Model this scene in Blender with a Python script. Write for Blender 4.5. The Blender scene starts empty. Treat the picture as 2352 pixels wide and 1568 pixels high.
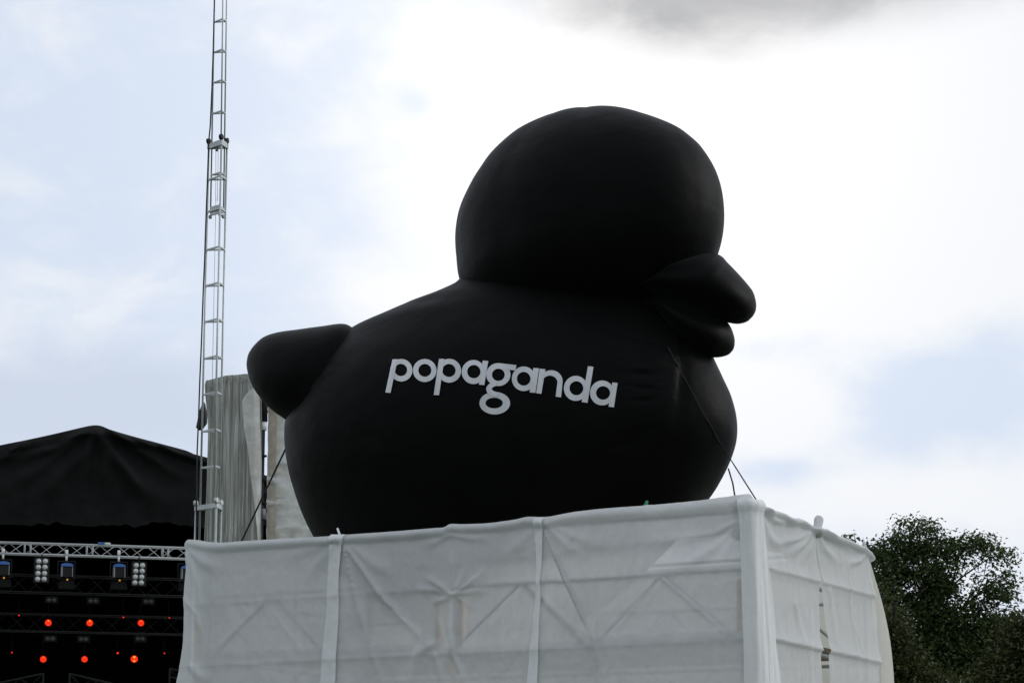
import bpy, bmesh, math, random
from mathutils import Vector, noise
from mathutils.bvhtree import BVHTree
R = math.radians
random.seed(7)
scene = bpy.context.scene
COL = scene.collection

# ------------------------------------------------------------------ camera
PITCH = R(11.3)
FPX = 6029.0                      # focal length in the pixels of a 2352-wide picture
EYE = Vector((0, 0, 1.6))
cam_d = bpy.data.cameras.new('camera')
cam_d.sensor_width = 36.0
cam_d.lens = FPX / 2352 * 36
cam_d.clip_end = 5000
cam = bpy.data.objects.new('camera', cam_d)
cam.location = EYE
cam.rotation_euler = (R(90) + PITCH, 0, 0)
COL.objects.link(cam)
scene.camera = cam

# ------------------------------------------------------------------ sky and sun
SUN_EL, SUN_AZ = R(24.0), R(76.0)          # veiled, behind and to the right of the duck
sun_dir = Vector((math.sin(SUN_AZ) * math.cos(SUN_EL), math.cos(SUN_AZ) * math.cos(SUN_EL), math.sin(SUN_EL)))
world = bpy.data.worlds.new('World')
scene.world = world
world.use_nodes = True
wt = world.node_tree
for n in list(wt.nodes): wt.nodes.remove(n)

def wn(kind, **kw):
    n = wt.nodes.new(kind)
    for k, v in kw.items(): setattr(n, k, v)
    return n
def wm(op, a, b=None, c=None, clamp=False):
    n = wn('ShaderNodeMath', operation=op, use_clamp=clamp)
    for i, v in enumerate((a, b, c)):
        if v is None: continue
        if isinstance(v, (int, float)): n.inputs[i].default_value = v
        else: wt.links.new(v, n.inputs[i])
    return n.outputs[0]
def wsmooth(v, lo, hi):
    n = wn('ShaderNodeMapRange', interpolation_type='SMOOTHSTEP')
    n.inputs[1].default_value = lo; n.inputs[2].default_value = hi
    wt.links.new(v, n.inputs[0])
    return n.outputs[0]
def wmix(f, a, b):
    n = wn('ShaderNodeMix', data_type='RGBA')
    wt.links.new(f, n.inputs[0])
    for i, v in ((6, a), (7, b)):
        if isinstance(v, tuple): n.inputs[i].default_value = (*v, 1)
        else: wt.links.new(v, n.inputs[i])
    return n.outputs[2]
tc = wn('ShaderNodeTexCoord')
sep = wn('ShaderNodeSeparateXYZ'); wt.links.new(tc.outputs['Generated'], sep.inputs[0])
DX, DY, DZ = sep.outputs
def cloud_noise(scale, detail, sx=1.0, sz=2.2, off=(0, 0, 0), rough=0.55, dist=0.0):
    mp = wn('ShaderNodeMapping'); mp.inputs['Scale'].default_value = (sx, sx, sz); mp.inputs['Location'].default_value = off
    wt.links.new(tc.outputs['Generated'], mp.inputs[0])
    nz = wn('ShaderNodeTexNoise'); nz.inputs['Scale'].default_value = scale; nz.inputs['Detail'].default_value = detail
    nz.inputs['Roughness'].default_value = rough; nz.inputs['Distortion'].default_value = dist
    wt.links.new(mp.outputs[0], nz.inputs[0])
    return nz.outputs[0]
front = wsmooth(DY, 0.1, 0.5)
def sky_blob(px, py, rx, ry, warp=None, wamt=0.0):
    """soft elliptical bank of cloud round one direction of the sky (given as a pixel)"""
    cx, cz = (px - 1176) / FPX, (784 - py) / FPX
    d = Vector((cx, math.cos(PITCH) - cz * math.sin(PITCH), math.sin(PITCH) + cz * math.cos(PITCH))).normalized()
    a = wm('POWER', wm('ABSOLUTE', wm('DIVIDE', wm('SUBTRACT', DX, d.x), rx / FPX)), 2.0)
    b = wm('POWER', wm('ABSOLUTE', wm('DIVIDE', wm('SUBTRACT', DZ, d.z), ry / FPX)), 2.0)
    q = wm('ADD', a, b)
    if warp is not None: q = wm('ADD', q, wm('MULTIPLY', wm('SUBTRACT', warp, 0.5), wamt))
    return wm('MULTIPLY', wm('EXPONENT', wm('MULTIPLY', q, -1.0)), front)
n_big = cloud_noise(7.0, 6, sz=1.9, off=(3.1, 0.4, 1.7), rough=0.52)
n_fine = cloud_noise(22.0, 8, sz=1.7, off=(0.3, 2.2, 5.1), rough=0.58, dist=0.3)
nishita = wn('ShaderNodeTexSky', sky_type='NISHITA', sun_disc=False, sun_elevation=SUN_EL, sun_rotation=SUN_AZ,
             altitude=30, air_density=1.0, dust_density=1.5, ozone_density=1.0)
# cover = how much bright cloud lies in a direction
cover = wm('ADD', wm('MULTIPLY', wm('SUBTRACT', n_big, 0.5), 1.1), wm('MULTIPLY', wm('SUBTRACT', n_fine, 0.5), 1.35))
cover = wm('ADD', cover, 0.40)
for (px, py, rx, ry, w) in [(1500, 420, 560, 420, 0.75), (2100, 420, 520, 280, 0.75), (900, 560, 260, 260, 0.15),
                            (1800, 930, 190, 100, 0.6), (1960, 1130, 300, 90, 0.5), (2300, 1120, 200, 110, 0.25),
                            (2160, 880, 300, 115, -0.6), (1790, 1085, 90, 35, -0.55), (1740, 800, 160, 45, -0.3),
                            (250, 380, 520, 330, -0.42), (430, 210, 330, 90, -0.22), (240, 960, 460, 140, -0.65), (560, 620, 260, 260, -0.15),
                            (960, 235, 50, 40, -0.28), (1250, 225, 80, 45, -0.22), (760, 530, 70, 40, -0.2), (150, 800, 300, 80, 0.10)]:
    cover = wm('ADD', cover, wm('MULTIPLY', sky_blob(px, py, rx, ry, n_fine, 1.2), w))
cover_f = wsmooth(cover, 0.0, 0.85)
haze_veil = (7.0, 7.85, 9.3)          # thin bright veil in front of the blue
blue = wn('ShaderNodeMix', data_type='RGBA'); blue.inputs[0].default_value = 0.94
wt.links.new(nishita.outputs[0], blue.inputs[6]); blue.inputs[7].default_value = (*haze_veil, 1)
base = wmix(cover_f, blue.outputs[2], (9.0, 9.2, 9.55))
# bright break where the cloud is thinnest
sd = wn('ShaderNodeVectorMath', operation='DOT_PRODUCT'); wt.links.new(tc.outputs['Generated'], sd.inputs[0])
sd.inputs[1].default_value = (0.033, 0.956, 0.292)      # thinnest, brightest part of the cloud
glow = wm('POWER', wm('MAXIMUM', sd.outputs['Value'], 0.0), 150.0)
gl = wn('ShaderNodeMix', data_type='RGBA', blend_type='ADD'); gl.inputs[0].default_value = 1.0
glc = wn('ShaderNodeMix', data_type='RGBA'); wt.links.new(glow, glc.inputs[0])
glc.inputs[6].default_value = (0, 0, 0, 1); glc.inputs[7].default_value = (2.6, 2.3, 2.0, 1)
wt.links.new(base, gl.inputs[6]); wt.links.new(glc.outputs[2], gl.inputs[7])
# the heavy grey cloud overhead
dark = wm('ADD', sky_blob(1590, -40, 400, 165, n_fine, 0.9), wm('MULTIPLY', sky_blob(2080, -60, 420, 110, n_fine, 1.0), 0.6), clamp=True)
dark = wsmooth(dark, 0.08, 1.0)
low = wsmooth(sky_blob(190, 930, 560, 150, n_fine, 1.2), 0.1, 0.9)
lowbase = wmix(wm('MULTIPLY', low, 0.85), gl.outputs[2], (6.1, 6.8, 8.1))
darkcol = wmix(wsmooth(n_fine, 0.3, 0.7), (5.2, 5.25, 5.35), (6.2, 6.2, 6.3))
skycol = wmix(dark, lowbase, darkcol)
bg = wn('ShaderNodeBackground'); bg.inputs[1].default_value = 0.1
wt.links.new(skycol, bg.inputs[0])
wo = wn('ShaderNodeOutputWorld'); wt.links.new(bg.outputs[0], wo.inputs[0])

sun_l = bpy.data.lights.new('sun', 'SUN'); sun_l.energy = 1.45; sun_l.angle = R(25); sun_l.color = (1, 0.975, 0.94)
sun_o = bpy.data.objects.new('sun', sun_l); COL.objects.link(sun_o)
sun_o.rotation_euler = (-sun_dir).to_track_quat('-Z', 'Y').to_euler(); sun_o.location = (0, 60, 60)

vs = scene.view_settings
vs.view_transform = 'Standard'; vs.look = 'None'; vs.exposure = 0.0; vs.gamma = 1.0
scene.cycles.use_denoising = True
scene.cycles.max_bounces = 8; scene.cycles.transparent_max_bounces = 12

# ------------------------------------------------------------------ helpers: pixels to places
def ray(px, py):
    cx, cz = (px - 1176) / FPX, (784 - py) / FPX
    return Vector((cx, math.cos(PITCH) - cz * math.sin(PITCH), math.sin(PITCH) + cz * math.cos(PITCH)))
def at(px, py, Y):
    d = ray(px, py); return EYE + d * (Y / d.y)
def on_plane(px, py, p0, n):
    d = ray(px, py); return EYE + d * ((p0 - EYE).dot(n) / d.dot(n))
def interp(pts, x):
    if x <= pts[0][0]: return pts[0][1]
    for (a, va), (b, vb) in zip(pts, pts[1:]):
        if x <= b: return va + (vb - va) * (x - a) / (b - a)
    return pts[-1][1]
def spline(pts, x):
    """monotone-ish smooth interpolation through (x, value) pairs"""
    n = len(pts)
    if x <= pts[0][0]: return pts[0][1]
    if x >= pts[-1][0]: return pts[-1][1]
    for i in range(n - 1):
        if x <= pts[i + 1][0]:
            x0, y0 = pts[i]; x1, y1 = pts[i + 1]; h = x1 - x0
            m0 = (y1 - pts[i - 1][1]) / (x1 - pts[i - 1][0]) if i > 0 else (y1 - y0) / h
            m1 = (pts[i + 2][1] - y0) / (pts[i + 2][0] - x0) if i < n - 2 else (y1 - y0) / h
            t = (x - x0) / h
            return ((2*t**3 - 3*t*t + 1) * y0 + (t**3 - 2*t*t + t) * h * m0 + (3*t*t - 2*t**3) * y1 + (t**3 - t*t) * h * m1)

# ------------------------------------------------------------------ helpers: objects
def root_loc(o):
    while o.parent: o = o.parent
    return o.location
def obj(name, verts, faces, mat, parent=None, smooth=True, loc=None):
    """one mesh object; verts in world space; loc = origin of a top-level mesh"""
    o_ = root_loc(parent) if parent else Vector(loc if loc is not None else (0, 0, 0))
    me = bpy.data.meshes.new(name)
    me.from_pydata([tuple(Vector(v) - o_) for v in verts], [], faces)
    me.materials.append(mat)
    if smooth: me.polygons.foreach_set('use_smooth', [True] * len(me.polygons))
    me.update()
    o = bpy.data.objects.new(name, me); COL.objects.link(o)
    if parent: o.parent = parent
    else: o.location = o_
    return o
def tag(o, label, cat, group=None, kind=None):
    if label: o['label'] = label
    if cat: o['category'] = cat
    if group: o['group'] = group
    if kind: o['kind'] = kind
    return o
def thing(name, label, cat, loc, group=None):
    o = bpy.data.objects.new(name, None); o.empty_display_size = 0.2
    o.location = loc; COL.objects.link(o)
    return tag(o, label, cat, group)
class MB:
    def __init__(s): s.v = []; s.f = []
    def add(s, v, f):
        k = len(s.v); s.v += [Vector(p) for p in v]; s.f += [tuple(i + k for i in q) for q in f]; return s
    def tube(s, a, b, r, n=10, r2=None, cap=True):
        return s.path([a, b], [r, r if r2 is None else r2], n, cap)
    def path(s, pts, rads, n=8, cap=True):
        pts = [Vector(p) for p in pts]
        if not isinstance(rads, (list, tuple)): rads = [rads] * len(pts)
        v = []; f = []; m = len(pts); up = None
        for i, p in enumerate(pts):
            t = (pts[min(i + 1, m - 1)] - pts[max(i - 1, 0)]).normalized()
            if up is None:
                up = Vector((0, 0, 1)) if abs(t.z) < 0.9 else Vector((1, 0, 0))
            x = t.cross(up).normalized(); y = x.cross(t).normalized(); up = y
            for k in range(n):
                a = 2 * math.pi * k / n
                v.append(p + (x * math.cos(a) + y * math.sin(a)) * rads[i])
        for i in range(m - 1):
            for k in range(n):
                f.append((i*n + k, i*n + (k+1) % n, (i+1)*n + (k+1) % n, (i+1)*n + k))
        if cap: f.append(tuple(range(n-1, -1, -1))); f.append(tuple((m-1)*n + k for k in range(n)))
        return s.add(v, f)
    def box(s, c, X, Y, Z):
        """centre and three half-extent vectors"""
        c, X, Y, Z = map(Vector, (c, X, Y, Z)); v = []
        for k in (-1, 1):
            for j in (-1, 1):
                for i in (-1, 1): v.append(c + X*i + Y*j + Z*k)
        return s.add(v, [(0,2,3,1), (4,5,7,6), (0,1,5,4), (2,6,7,3), (0,4,6,2), (1,3,7,5)])
    def bar(s, a, b, w, h, up=(0, 0, 1)):
        a, b = Vector(a), Vector(b); t = (b - a); L = t.length; t.normalize(); up = Vector(up)
        x = t.cross(up).normalized(); y = x.cross(t)
        return s.box((a + b) / 2, x * w / 2, y * h / 2, t * L / 2)
    def lathe(s, c, ax, prof, n=20):
        """profile of (distance along axis, radius)"""
        c, ax = Vector(c), Vector(ax).normalized()
        up = Vector((0, 0, 1)) if abs(ax.z) < 0.9 else Vector((1, 0, 0))
        x = ax.cross(up).normalized(); y = x.cross(ax); v = []; f = []
        for (d, r) in prof:
            for k in range(n):
                a = 2*math.pi*k/n; v.append(c + ax*d + (x*math.cos(a) + y*math.sin(a)) * max(r, 1e-4))
        for i in range(len(prof) - 1):
            for k in range(n): f.append((i*n + k, i*n + (k+1) % n, (i+1)*n + (k+1) % n, (i+1)*n + k))
        f.append(tuple(range(n-1, -1, -1))); f.append(tuple((len(prof)-1)*n + k for k in range(n)))
        return s.add(v, f)
    def build(s, name, mat, parent=None, smooth=True, loc=None):
        return obj(name, s.v, s.f, mat, parent, smooth, loc)
def flat(o):
    o.data.polygons.foreach_set('use_smooth', [False] * len(o.data.polygons)); return o

# ------------------------------------------------------------------ materials
def new_mat(name):
    m = bpy.data.materials.new(name); m.use_nodes = True
    nt = m.node_tree
    for n in list(nt.nodes): nt.nodes.remove(n)
    out = nt.nodes.new('ShaderNodeOutputMaterial')
    return m, nt, out
def nd(nt, kind, ins=None, **kw):
    n = nt.nodes.new(kind)
    for k, v in kw.items(): setattr(n, k, v)
    for k, v in (ins or {}).items():
        if hasattr(v, 'is_linked') or hasattr(v, 'links'): nt.links.new(v, n.inputs[k])
        else: n.inputs[k].default_value = v
    return n
def noise_tex(nt, scale, detail=4, vec=None, sc=(1, 1, 1), rough=0.55):
    t = nt.nodes.new('ShaderNodeTexCoord'); mp = nd(nt, 'ShaderNodeMapping', {'Scale': sc})
    nt.links.new(t.outputs['Object'], mp.inputs[0])
    n = nd(nt, 'ShaderNodeTexNoise', {'Scale': scale, 'Detail': detail, 'Roughness': rough})
    nt.links.new(mp.outputs[0], n.inputs[0]); return n.outputs[0]
def ramp(nt, fac, stops):
    r = nt.nodes.new('ShaderNodeValToRGB'); nt.links.new(fac, r.inputs[0])
    e = r.color_ramp.elements
    while len(e) < len(stops): e.new(0.5)
    for i, (p, c) in enumerate(stops): e[i].position = p; e[i].color = (*c, 1)
    return r.outputs[0]
def simple(name, col, rough=0.6, metal=0.0, spec=0.5, var=0.25, scale=6.0, bump=0.0, bscale=40, sc=(1, 1, 1)):
    m, nt, out = new_mat(name)
    nz = noise_tex(nt, scale, 5, sc=sc)
    c = ramp(nt, nz, [(0.25, tuple(x * (1 - var) for x in col)), (0.75, tuple(min(1, x * (1 + var)) for x in col))])
    b = nd(nt, 'ShaderNodeBsdfPrincipled', {'Base Color': c, 'Roughness': rough, 'Metallic': metal, 'Specular IOR Level': spec})
    if bump:
        bn = nd(nt, 'ShaderNodeBump', {'Strength': bump, 'Distance': 0.01, 'Height': noise_tex(nt, bscale, 4, sc=sc)})
        nt.links.new(bn.outputs[0], b.inputs['Normal'])
    nt.links.new(b.outputs[0], out.inputs[0]); return m
def cloth(name, col, trans, see, dirt=0.12, weave=60.0, streak=(1, 1, 0.15), bump=0.12):
    """thin woven sheet: reflects, lets light glow through, and a little straight see-through"""
    m, nt, out = new_mat(name)
    n1 = noise_tex(nt, 1.6, 6, sc=streak); n2 = noise_tex(nt, weave, 3)
    c = ramp(nt, n1, [(0.2, tuple(x * (1 - dirt) for x in col)), (0.8, col)])
    n3 = noise_tex(nt, 11.0, 6, rough=0.7)
    c2 = nd(nt, 'ShaderNodeMix', {0: 0.30, 6: c}, data_type='RGBA', blend_type='MULTIPLY')
    nn = nd(nt, 'ShaderNodeMath', {0: n2, 1: n3}, operation='MULTIPLY')
    nt.links.new(ramp(nt, nn.outputs[0], [(0.12, (0.72, 0.73, 0.72)), (0.4, (1, 1, 1))]), c2.inputs[7])
    cc = c2.outputs[2]
    bn = nd(nt, 'ShaderNodeBump', {'Strength': bump, 'Distance': 0.006, 'Height': noise_tex(nt, 14.0, 5)})
    d = nd(nt, 'ShaderNodeBsdfDiffuse', {'Color': cc, 'Normal': bn.outputs[0]})
    t = nd(nt, 'ShaderNodeBsdfTranslucent', {'Color': cc, 'Normal': bn.outputs[0]})
    mx = nd(nt, 'ShaderNodeMixShader', {0: trans}); nt.links.new(d.outputs[0], mx.inputs[1]); nt.links.new(t.outputs[0], mx.inputs[2])
    tr = nd(nt, 'ShaderNodeBsdfTransparent', {'Color': (1, 1, 1, 1)})
    mz = nd(nt, 'ShaderNodeMixShader', {0: see}); nt.links.new(mx.outputs[0], mz.inputs[1]); nt.links.new(tr.outputs[0], mz.inputs[2])
    nt.links.new(mz.outputs[0], out.inputs[0]); return m
def emit(name, col, strength):
    m, nt, out = new_mat(name)
    e = nd(nt, 'ShaderNodeEmission', {'Color': (*col, 1), 'Strength': strength})
    nt.links.new(e.outputs[0], out.inputs[0]); return m
M = {}
M['ground'] = simple('grass_ground', (0.055, 0.075, 0.03), 0.95, spec=0.1, scale=0.6, var=0.4)
M['cloth'] = cloth('white_fleece_cloth', (0.80, 0.815, 0.82), 0.40, 0.10, bump=0.3)
M['cloth_hem'] = cloth('doubled_white_fleece_hem', (0.86, 0.875, 0.88), 0.22, 0.03, bump=0.3)
M['cloth_b'] = cloth('white_fleece_cloth_rear', (0.83, 0.81, 0.74), 0.45, 0.02)  # white cloth tinted cream: the sun shining through is put into the colour
M['steel'] = simple('galvanised_steel', (0.42, 0.43, 0.43), 0.5, 0.6, var=0.15, scale=10)
M['alu'] = simple('mast_aluminium', (0.40, 0.43, 0.43), 0.45, 0.5, var=0.15, scale=9)
M['dimalu'] = simple('half_shaded_truss_aluminium', (0.075, 0.08, 0.075), 0.6, 0.4, var=0.2, scale=9)  # truss aluminium darkened in colour for the dimness inside the stage
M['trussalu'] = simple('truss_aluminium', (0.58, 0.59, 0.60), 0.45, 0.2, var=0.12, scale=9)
M['white'] = simple('white_plastic', (0.75, 0.76, 0.76), 0.45, var=0.05)
M['palegrey'] = simple('pale_grey_nylon', (0.45, 0.46, 0.46), 0.5, var=0.1)
M['yellow'] = simple('yellow_strap', (0.62, 0.34, 0.015), 0.6, var=0.2)
M['darkalu'] = simple('shaded_truss_aluminium', (0.02, 0.022, 0.021), 0.7, 0.2, var=0.2)  # darkest copy of the aluminium, stage shade painted into its colour
M['black'] = simple('black_metal', (0.012, 0.012, 0.013), 0.6, spec=0.2, var=0.2)
M['cable'] = simple('black_rubber_cable', (0.02, 0.02, 0.022), 0.6, spec=0.2)
M['rope'] = simple('black_rope', (0.03, 0.03, 0.032), 0.8, spec=0.1, scale=60, var=0.5)
M['green'] = simple('green_strap', (0.01, 0.16, 0.10), 0.6, var=0.2)
M['deck'] = simple('plywood_deck', (0.20, 0.15, 0.10), 0.75, var=0.25, scale=3, sc=(1, 6, 1))
M['print'] = simple('white_print', (0.57, 0.58, 0.60), 0.75, spec=0.1, var=0.14, scale=3.0, sc=(2, 2, 0.6), bump=0.3, bscale=6)
M['bluelid'] = simple('blue_lid', (0.03, 0.11, 0.36), 0.5, var=0.15)
M['grey'] = simple('grey_casing', (0.20, 0.21, 0.22), 0.5, var=0.15)
M['amber'] = emit('amber_lamp', (1.0, 0.45, 0.05), 0.5)
M['red'] = emit('red_lamp', (1.0, 0.035, 0.012), 1.0)
M['redhot'] = emit('red_lamp_filament', (1.0, 0.42, 0.02), 1.2)
M['lens'] = simple('frosted_lamp_lens', (0.55, 0.56, 0.55), 0.25, spec=0.6, var=0.25, scale=30)
M['dimlens'] = simple('dark_lamp_lens', (0.10, 0.11, 0.105), 0.3, spec=0.5, var=0.5, scale=40)
M['stagecloth'] = simple('black_stage_cloth', (0.010, 0.0108, 0.0108), 0.9, spec=0.08, var=0.3, scale=2, bump=0.2, bscale=8)
M['void'] = simple('black_stage_drape', (0.004, 0.004, 0.004), 0.95, spec=0.0, var=0.2)

def duck_mat():
    m, nt, out = new_mat('black_duck_nylon')
    nz = noise_tex(nt, 2.0, 6)
    c = ramp(nt, nz, [(0.2, (0.0019, 0.0020, 0.0019)), (0.8, (0.0034, 0.0034, 0.0032))])
    b1 = nd(nt, 'ShaderNodeBump', {'Strength': 0.5, 'Distance': 0.03, 'Height': noise_tex(nt, 2.4, 3, sc=(1, 1, 1.6), rough=0.45)})
    b2 = nd(nt, 'ShaderNodeBump', {'Strength': 0.10, 'Distance': 0.004, 'Height': noise_tex(nt, 60, 2), 'Normal': b1.outputs[0]})
    b = nd(nt, 'ShaderNodeBsdfPrincipled', {'Base Color': c, 'Roughness': 0.52, 'Specular IOR Level': 0.042, 'Normal': b2.outputs[0],
           'Sheen Weight': 0.035, 'Sheen Roughness': 0.45, 'Sheen Tint': (0.8, 0.85, 0.9, 1)})
    nt.links.new(b.outputs[0], out.inputs[0]); return m
M['duck'] = duck_mat()
def weathered(name, base, dark_c, sc, scale, trans=0.25):
    m, nt, out = new_mat(name)
    n1 = noise_tex(nt, scale, 6, sc=sc, rough=0.65); n2 = noise_tex(nt, 1.3, 5, sc=(1, 1, 0.5))
    c = ramp(nt, n1, [(0.30, dark_c), (0.5, tuple((a + b) / 2 for a, b in zip(base, dark_c))), (0.66, base)])
    c2 = nd(nt, 'ShaderNodeMix', {0: 0.5, 6: c}, data_type='RGBA', blend_type='MULTIPLY')
    nt.links.new(ramp(nt, n2, [(0.3, (0.55, 0.54, 0.48)), (0.7, (1, 1, 1))]), c2.inputs[7])
    d = nd(nt, 'ShaderNodeBsdfDiffuse', {'Color': c2.outputs[2]}); t = nd(nt, 'ShaderNodeBsdfTranslucent', {'Color': c2.outputs[2]})
    mx = nd(nt, 'ShaderNodeMixShader', {0: trans}); nt.links.new(d.outputs[0], mx.inputs[1]); nt.links.new(t.outputs[0], mx.inputs[2])
    nt.links.new(mx.outputs[0], out.inputs[0]); return m
M['streaky'] = weathered('streaky_weathered_canvas', (0.56, 0.58, 0.55), (0.13, 0.135, 0.12), (14, 14, 0.2), 1.6)
M['canvas'] = weathered('wrinkle_shaded_pale_canvas', (0.80, 0.81, 0.79), (0.50, 0.50, 0.47), (1, 1, 1.8), 1.8)  # blotches paint the light and dark of the wrinkles into the colour
M['creamtape'] = simple('cream_hem', (0.42, 0.38, 0.31), 0.8, var=0.2)
def leaf_mat(name, c0, c1, c2):
    m, nt, out = new_mat(name)
    g = nt.nodes.new('ShaderNodeNewGeometry')
    c = ramp(nt, g.outputs['Random Per Island'], [(0.0, c0), (0.55, c1), (1.0, c2)])
    d = nd(nt, 'ShaderNodeBsdfPrincipled', {'Base Color': c, 'Roughness': 0.55, 'Specular IOR Level': 0.25})
    t = nd(nt, 'ShaderNodeBsdfTranslucent', {'Color': c})
    mx = nd(nt, 'ShaderNodeMixShader', {0: 0.25}); nt.links.new(d.outputs[0], mx.inputs[1]); nt.links.new(t.outputs[0], mx.inputs[2])
    nt.links.new(mx.outputs[0], out.inputs[0]); return m
M['leaf'] = leaf_mat('dark_tree_leaves', (0.024, 0.042, 0.014), (0.048, 0.080, 0.024), (0.080, 0.105, 0.030))
M['leaf2'] = leaf_mat('brownish_tree_leaves', (0.026, 0.036, 0.012), (0.050, 0.064, 0.02), (0.078, 0.080, 0.026))
M['bark'] = simple('dark_bark', (0.03, 0.025, 0.02), 0.9, spec=0.1, bump=0.4, bscale=12)

# ------------------------------------------------------------------ ground
gv = []; gf = []
N = 24
for j in range(N + 1):
    for i in range(N + 1):
        x = -1500 + 3000 * i / N; y = -600 + 3400 * j / N
        gv.append((x, y, 0.0))
for j in range(N):
    for i in range(N):
        k = j * (N + 1) + i; gf.append((k, k + 1, k + N + 2, k + N + 1))
tag(obj('ground', gv, gf, M['ground'], smooth=False), None, None, kind='structure')

# ------------------------------------------------------------------ platform frame of reference
YAW = R(26)
U = Vector((-math.cos(YAW), math.sin(YAW), 0))      # along the front face, to the left
V = Vector((math.sin(YAW), math.cos(YAW), 0))       # along the side face, to the back
C0 = at(1726, 1150, 30.0)                           # top of the near right corner
ZTOP = C0.z
NF, NR = -V, -U                                     # outward normals: front, right side
LEN, DEP = 7.5, 4.43
B0 = C0 + V * DEP
def PF(px, py): return on_plane(px, py, C0, NF)
def PR(px, py): return on_plane(px, py, C0, NR)
def PB(px, py): return on_plane(px, py, B0, NF)
def plat(s, t, z):                                  # s to the left along the front, t to the back
    p = C0 + U * s + V * t; return Vector((p.x, p.y, z))
def project(p):
    d = p - EYE; f = d.y * math.cos(PITCH) + d.z * math.sin(PITCH); u = -d.y * math.sin(PITCH) + d.z * math.cos(PITCH)
    return 1176 + FPX * d.x / f, 784 - FPX * u / f
Z_DROP = max(0.0, (ZTOP - PF(505, 1246).z) / LEN)
def ztop(s): return ZTOP - 0.03 - Z_DROP * max(s, 0)          # the rails run slightly downhill to the left
Z_RAIL = PF(1696, 1306).z; Z_LOW = PF(1711, 1467).z
Z_DECK = Z_LOW + 0.12

# ------------------------------------------------------------------ scaffold under the cloth
sc_o = thing('scaffold_platform', 'steel scaffold platform faintly seen through white cloth under the black duck', 'scaffold', plat(LEN/2, DEP/2, 0))
mid_s = (PF(1032, 1400) - C0).dot(U)
posts_s = [0.10, mid_s, LEN - 0.12]
in_f = 0.10
for t in (in_f, DEP/2, DEP - in_f):
    for s in posts_s:
        top = ztop(s) - 0.06
        MB().tube(plat(s, t, 0.04), plat(s, t, top), 0.0242, 10).build('standard', M['steel'], sc_o)
        MB().box(plat(s, t, 0.02), (0.075, 0, 0), (0, 0.075, 0), (0, 0, 0.02)).build('base_plate', M['steel'], sc_o, smooth=False)
def girder(a, b, zt, zb, feet, apex, name='lattice_girder'):
    """lattice girder from a to b: two chords and a zigzag, fractions along it"""
    a, b = Vector(a), Vector(b)
    p = lambda f, z: Vector((a.x + (b.x - a.x)*f, a.y + (b.y - a.y)*f, z))
    g = MB().tube(p(0, zt), p(1, zt), 0.0242).build('ledger', M['steel'], sc_o)
    MB().tube(p(0, zb), p(1, zb), 0.0242).build('ledger', M['steel'], sc_o)
    seq = sorted([(f, zb) for f in feet] + [(f, zt) for f in apex])
    for (f0, z0), (f1, z1) in zip(seq, seq[1:]):
        MB().tube(p(f0, z0), p(f1, z1), 0.019, 8).build('diagonal_brace', M['steel'], sc_o)
for t in (0.050, DEP - 0.050):
    for s0, s1 in zip(posts_s, posts_s[1:]):
        girder(plat(s0, t, 0), plat(s1, t, 0), Z_RAIL, Z_LOW, (0.02, 0.5, 0.98), (0.27, 0.73))
        MB().tube(plat(s0, t, ztop(s0) - 0.08), plat(s1, t, ztop(s1) - 0.08), 0.0242).build('top_rail', M['steel'], sc_o)
        for z in (1.0, 3.0): MB().tube(plat(s0, t, z), plat(s1, t, z), 0.0242).build('ledger', M['steel'], sc_o)
for s in (0.10, LEN - 0.10):
    for t0, t1 in ((in_f, DEP/2), (DEP/2, DEP - in_f)):
        for z in (Z_RAIL, Z_LOW, ztop(s) - 0.08, 1.0, 3.0):
            MB().tube(plat(s, t0, z), plat(s, t1, z), 0.0242).build('ledger' if z < ztop(s) - 0.1 else 'top_rail', M['steel'], sc_o)
        MB().tube(plat(s, t0, Z_LOW - 1.6), plat(s, t1, Z_LOW - 0.1), 0.02).build('diagonal_brace', M['steel'], sc_o)
nb = 15
for i in range(nb):                                  # deck boards
    t = 0.14 + (DEP - 0.28) * (i + 0.5) / nb
    MB().box(plat(LEN/2, t, Z_DECK - 0.03), U * (LEN/2 - 0.16), V * ((DEP - 0.28) / nb / 2 - 0.006), (0, 0, 0.028)).build('deck_board', M['deck'], sc_o, smooth=False)
for px, y0, y1 in ((1013, 1385, 1490), (1064, 1372, 1480), (1039, 1510, 1600), (455, 1430, 1510), (1697, 1330, 1450), (1716, 1480, 1600)):
    a, b = PF(px, y0), PF(px, y1)
    MB().bar(a + V * 0.025, b + V * 0.025, 0.06, 0.008, up=V).build('yellow_strap', M['yellow'], sc_o, smooth=False)

# ------------------------------------------------------------------ cloth sheets
def seg_ridge(x, y, f):
    """f = (points, width px, amplitude m, sharp) - a fold running along a polyline, fading at both ends"""
    pts, w, amp, sharp = f
    best = None; tot = 0; acc = 0
    L = sum(math.dist(a, b) for a, b in zip(pts, pts[1:]))
    for (x0, y0), (x1, y1) in zip(pts, pts[1:]):
        dx, dy = x1 - x0, y1 - y0; l = math.hypot(dx, dy)
        t = max(0, min(1, ((x - x0)*dx + (y - y0)*dy) / (l*l)))
        qx, qy = x0 + dx*t, y0 + dy*t; d = math.hypot(x - qx, y - qy)
        if best is None or d < best[0]:
            sgn = 1 if dx*(y - y0) - dy*(x - x0) > 0 else -1
            best = (d, (acc + l*t) / L, sgn)
        acc += l
    d, t, sgn = best
    ww = w * (0.45 + 0.9 * t)                       # folds spread out away from where they start
    if d > 4 * ww: return 0.0
    fade = min(1, t * 12 + 0.35) * min(1, (1 - t) * 2.2)
    if sharp: e = math.exp(-d / ww) if sgn > 0 else math.exp(-d / (ww * 0.28))
    else: e = math.exp(-(d / ww) ** 2)
    return amp * e * fade
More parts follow.
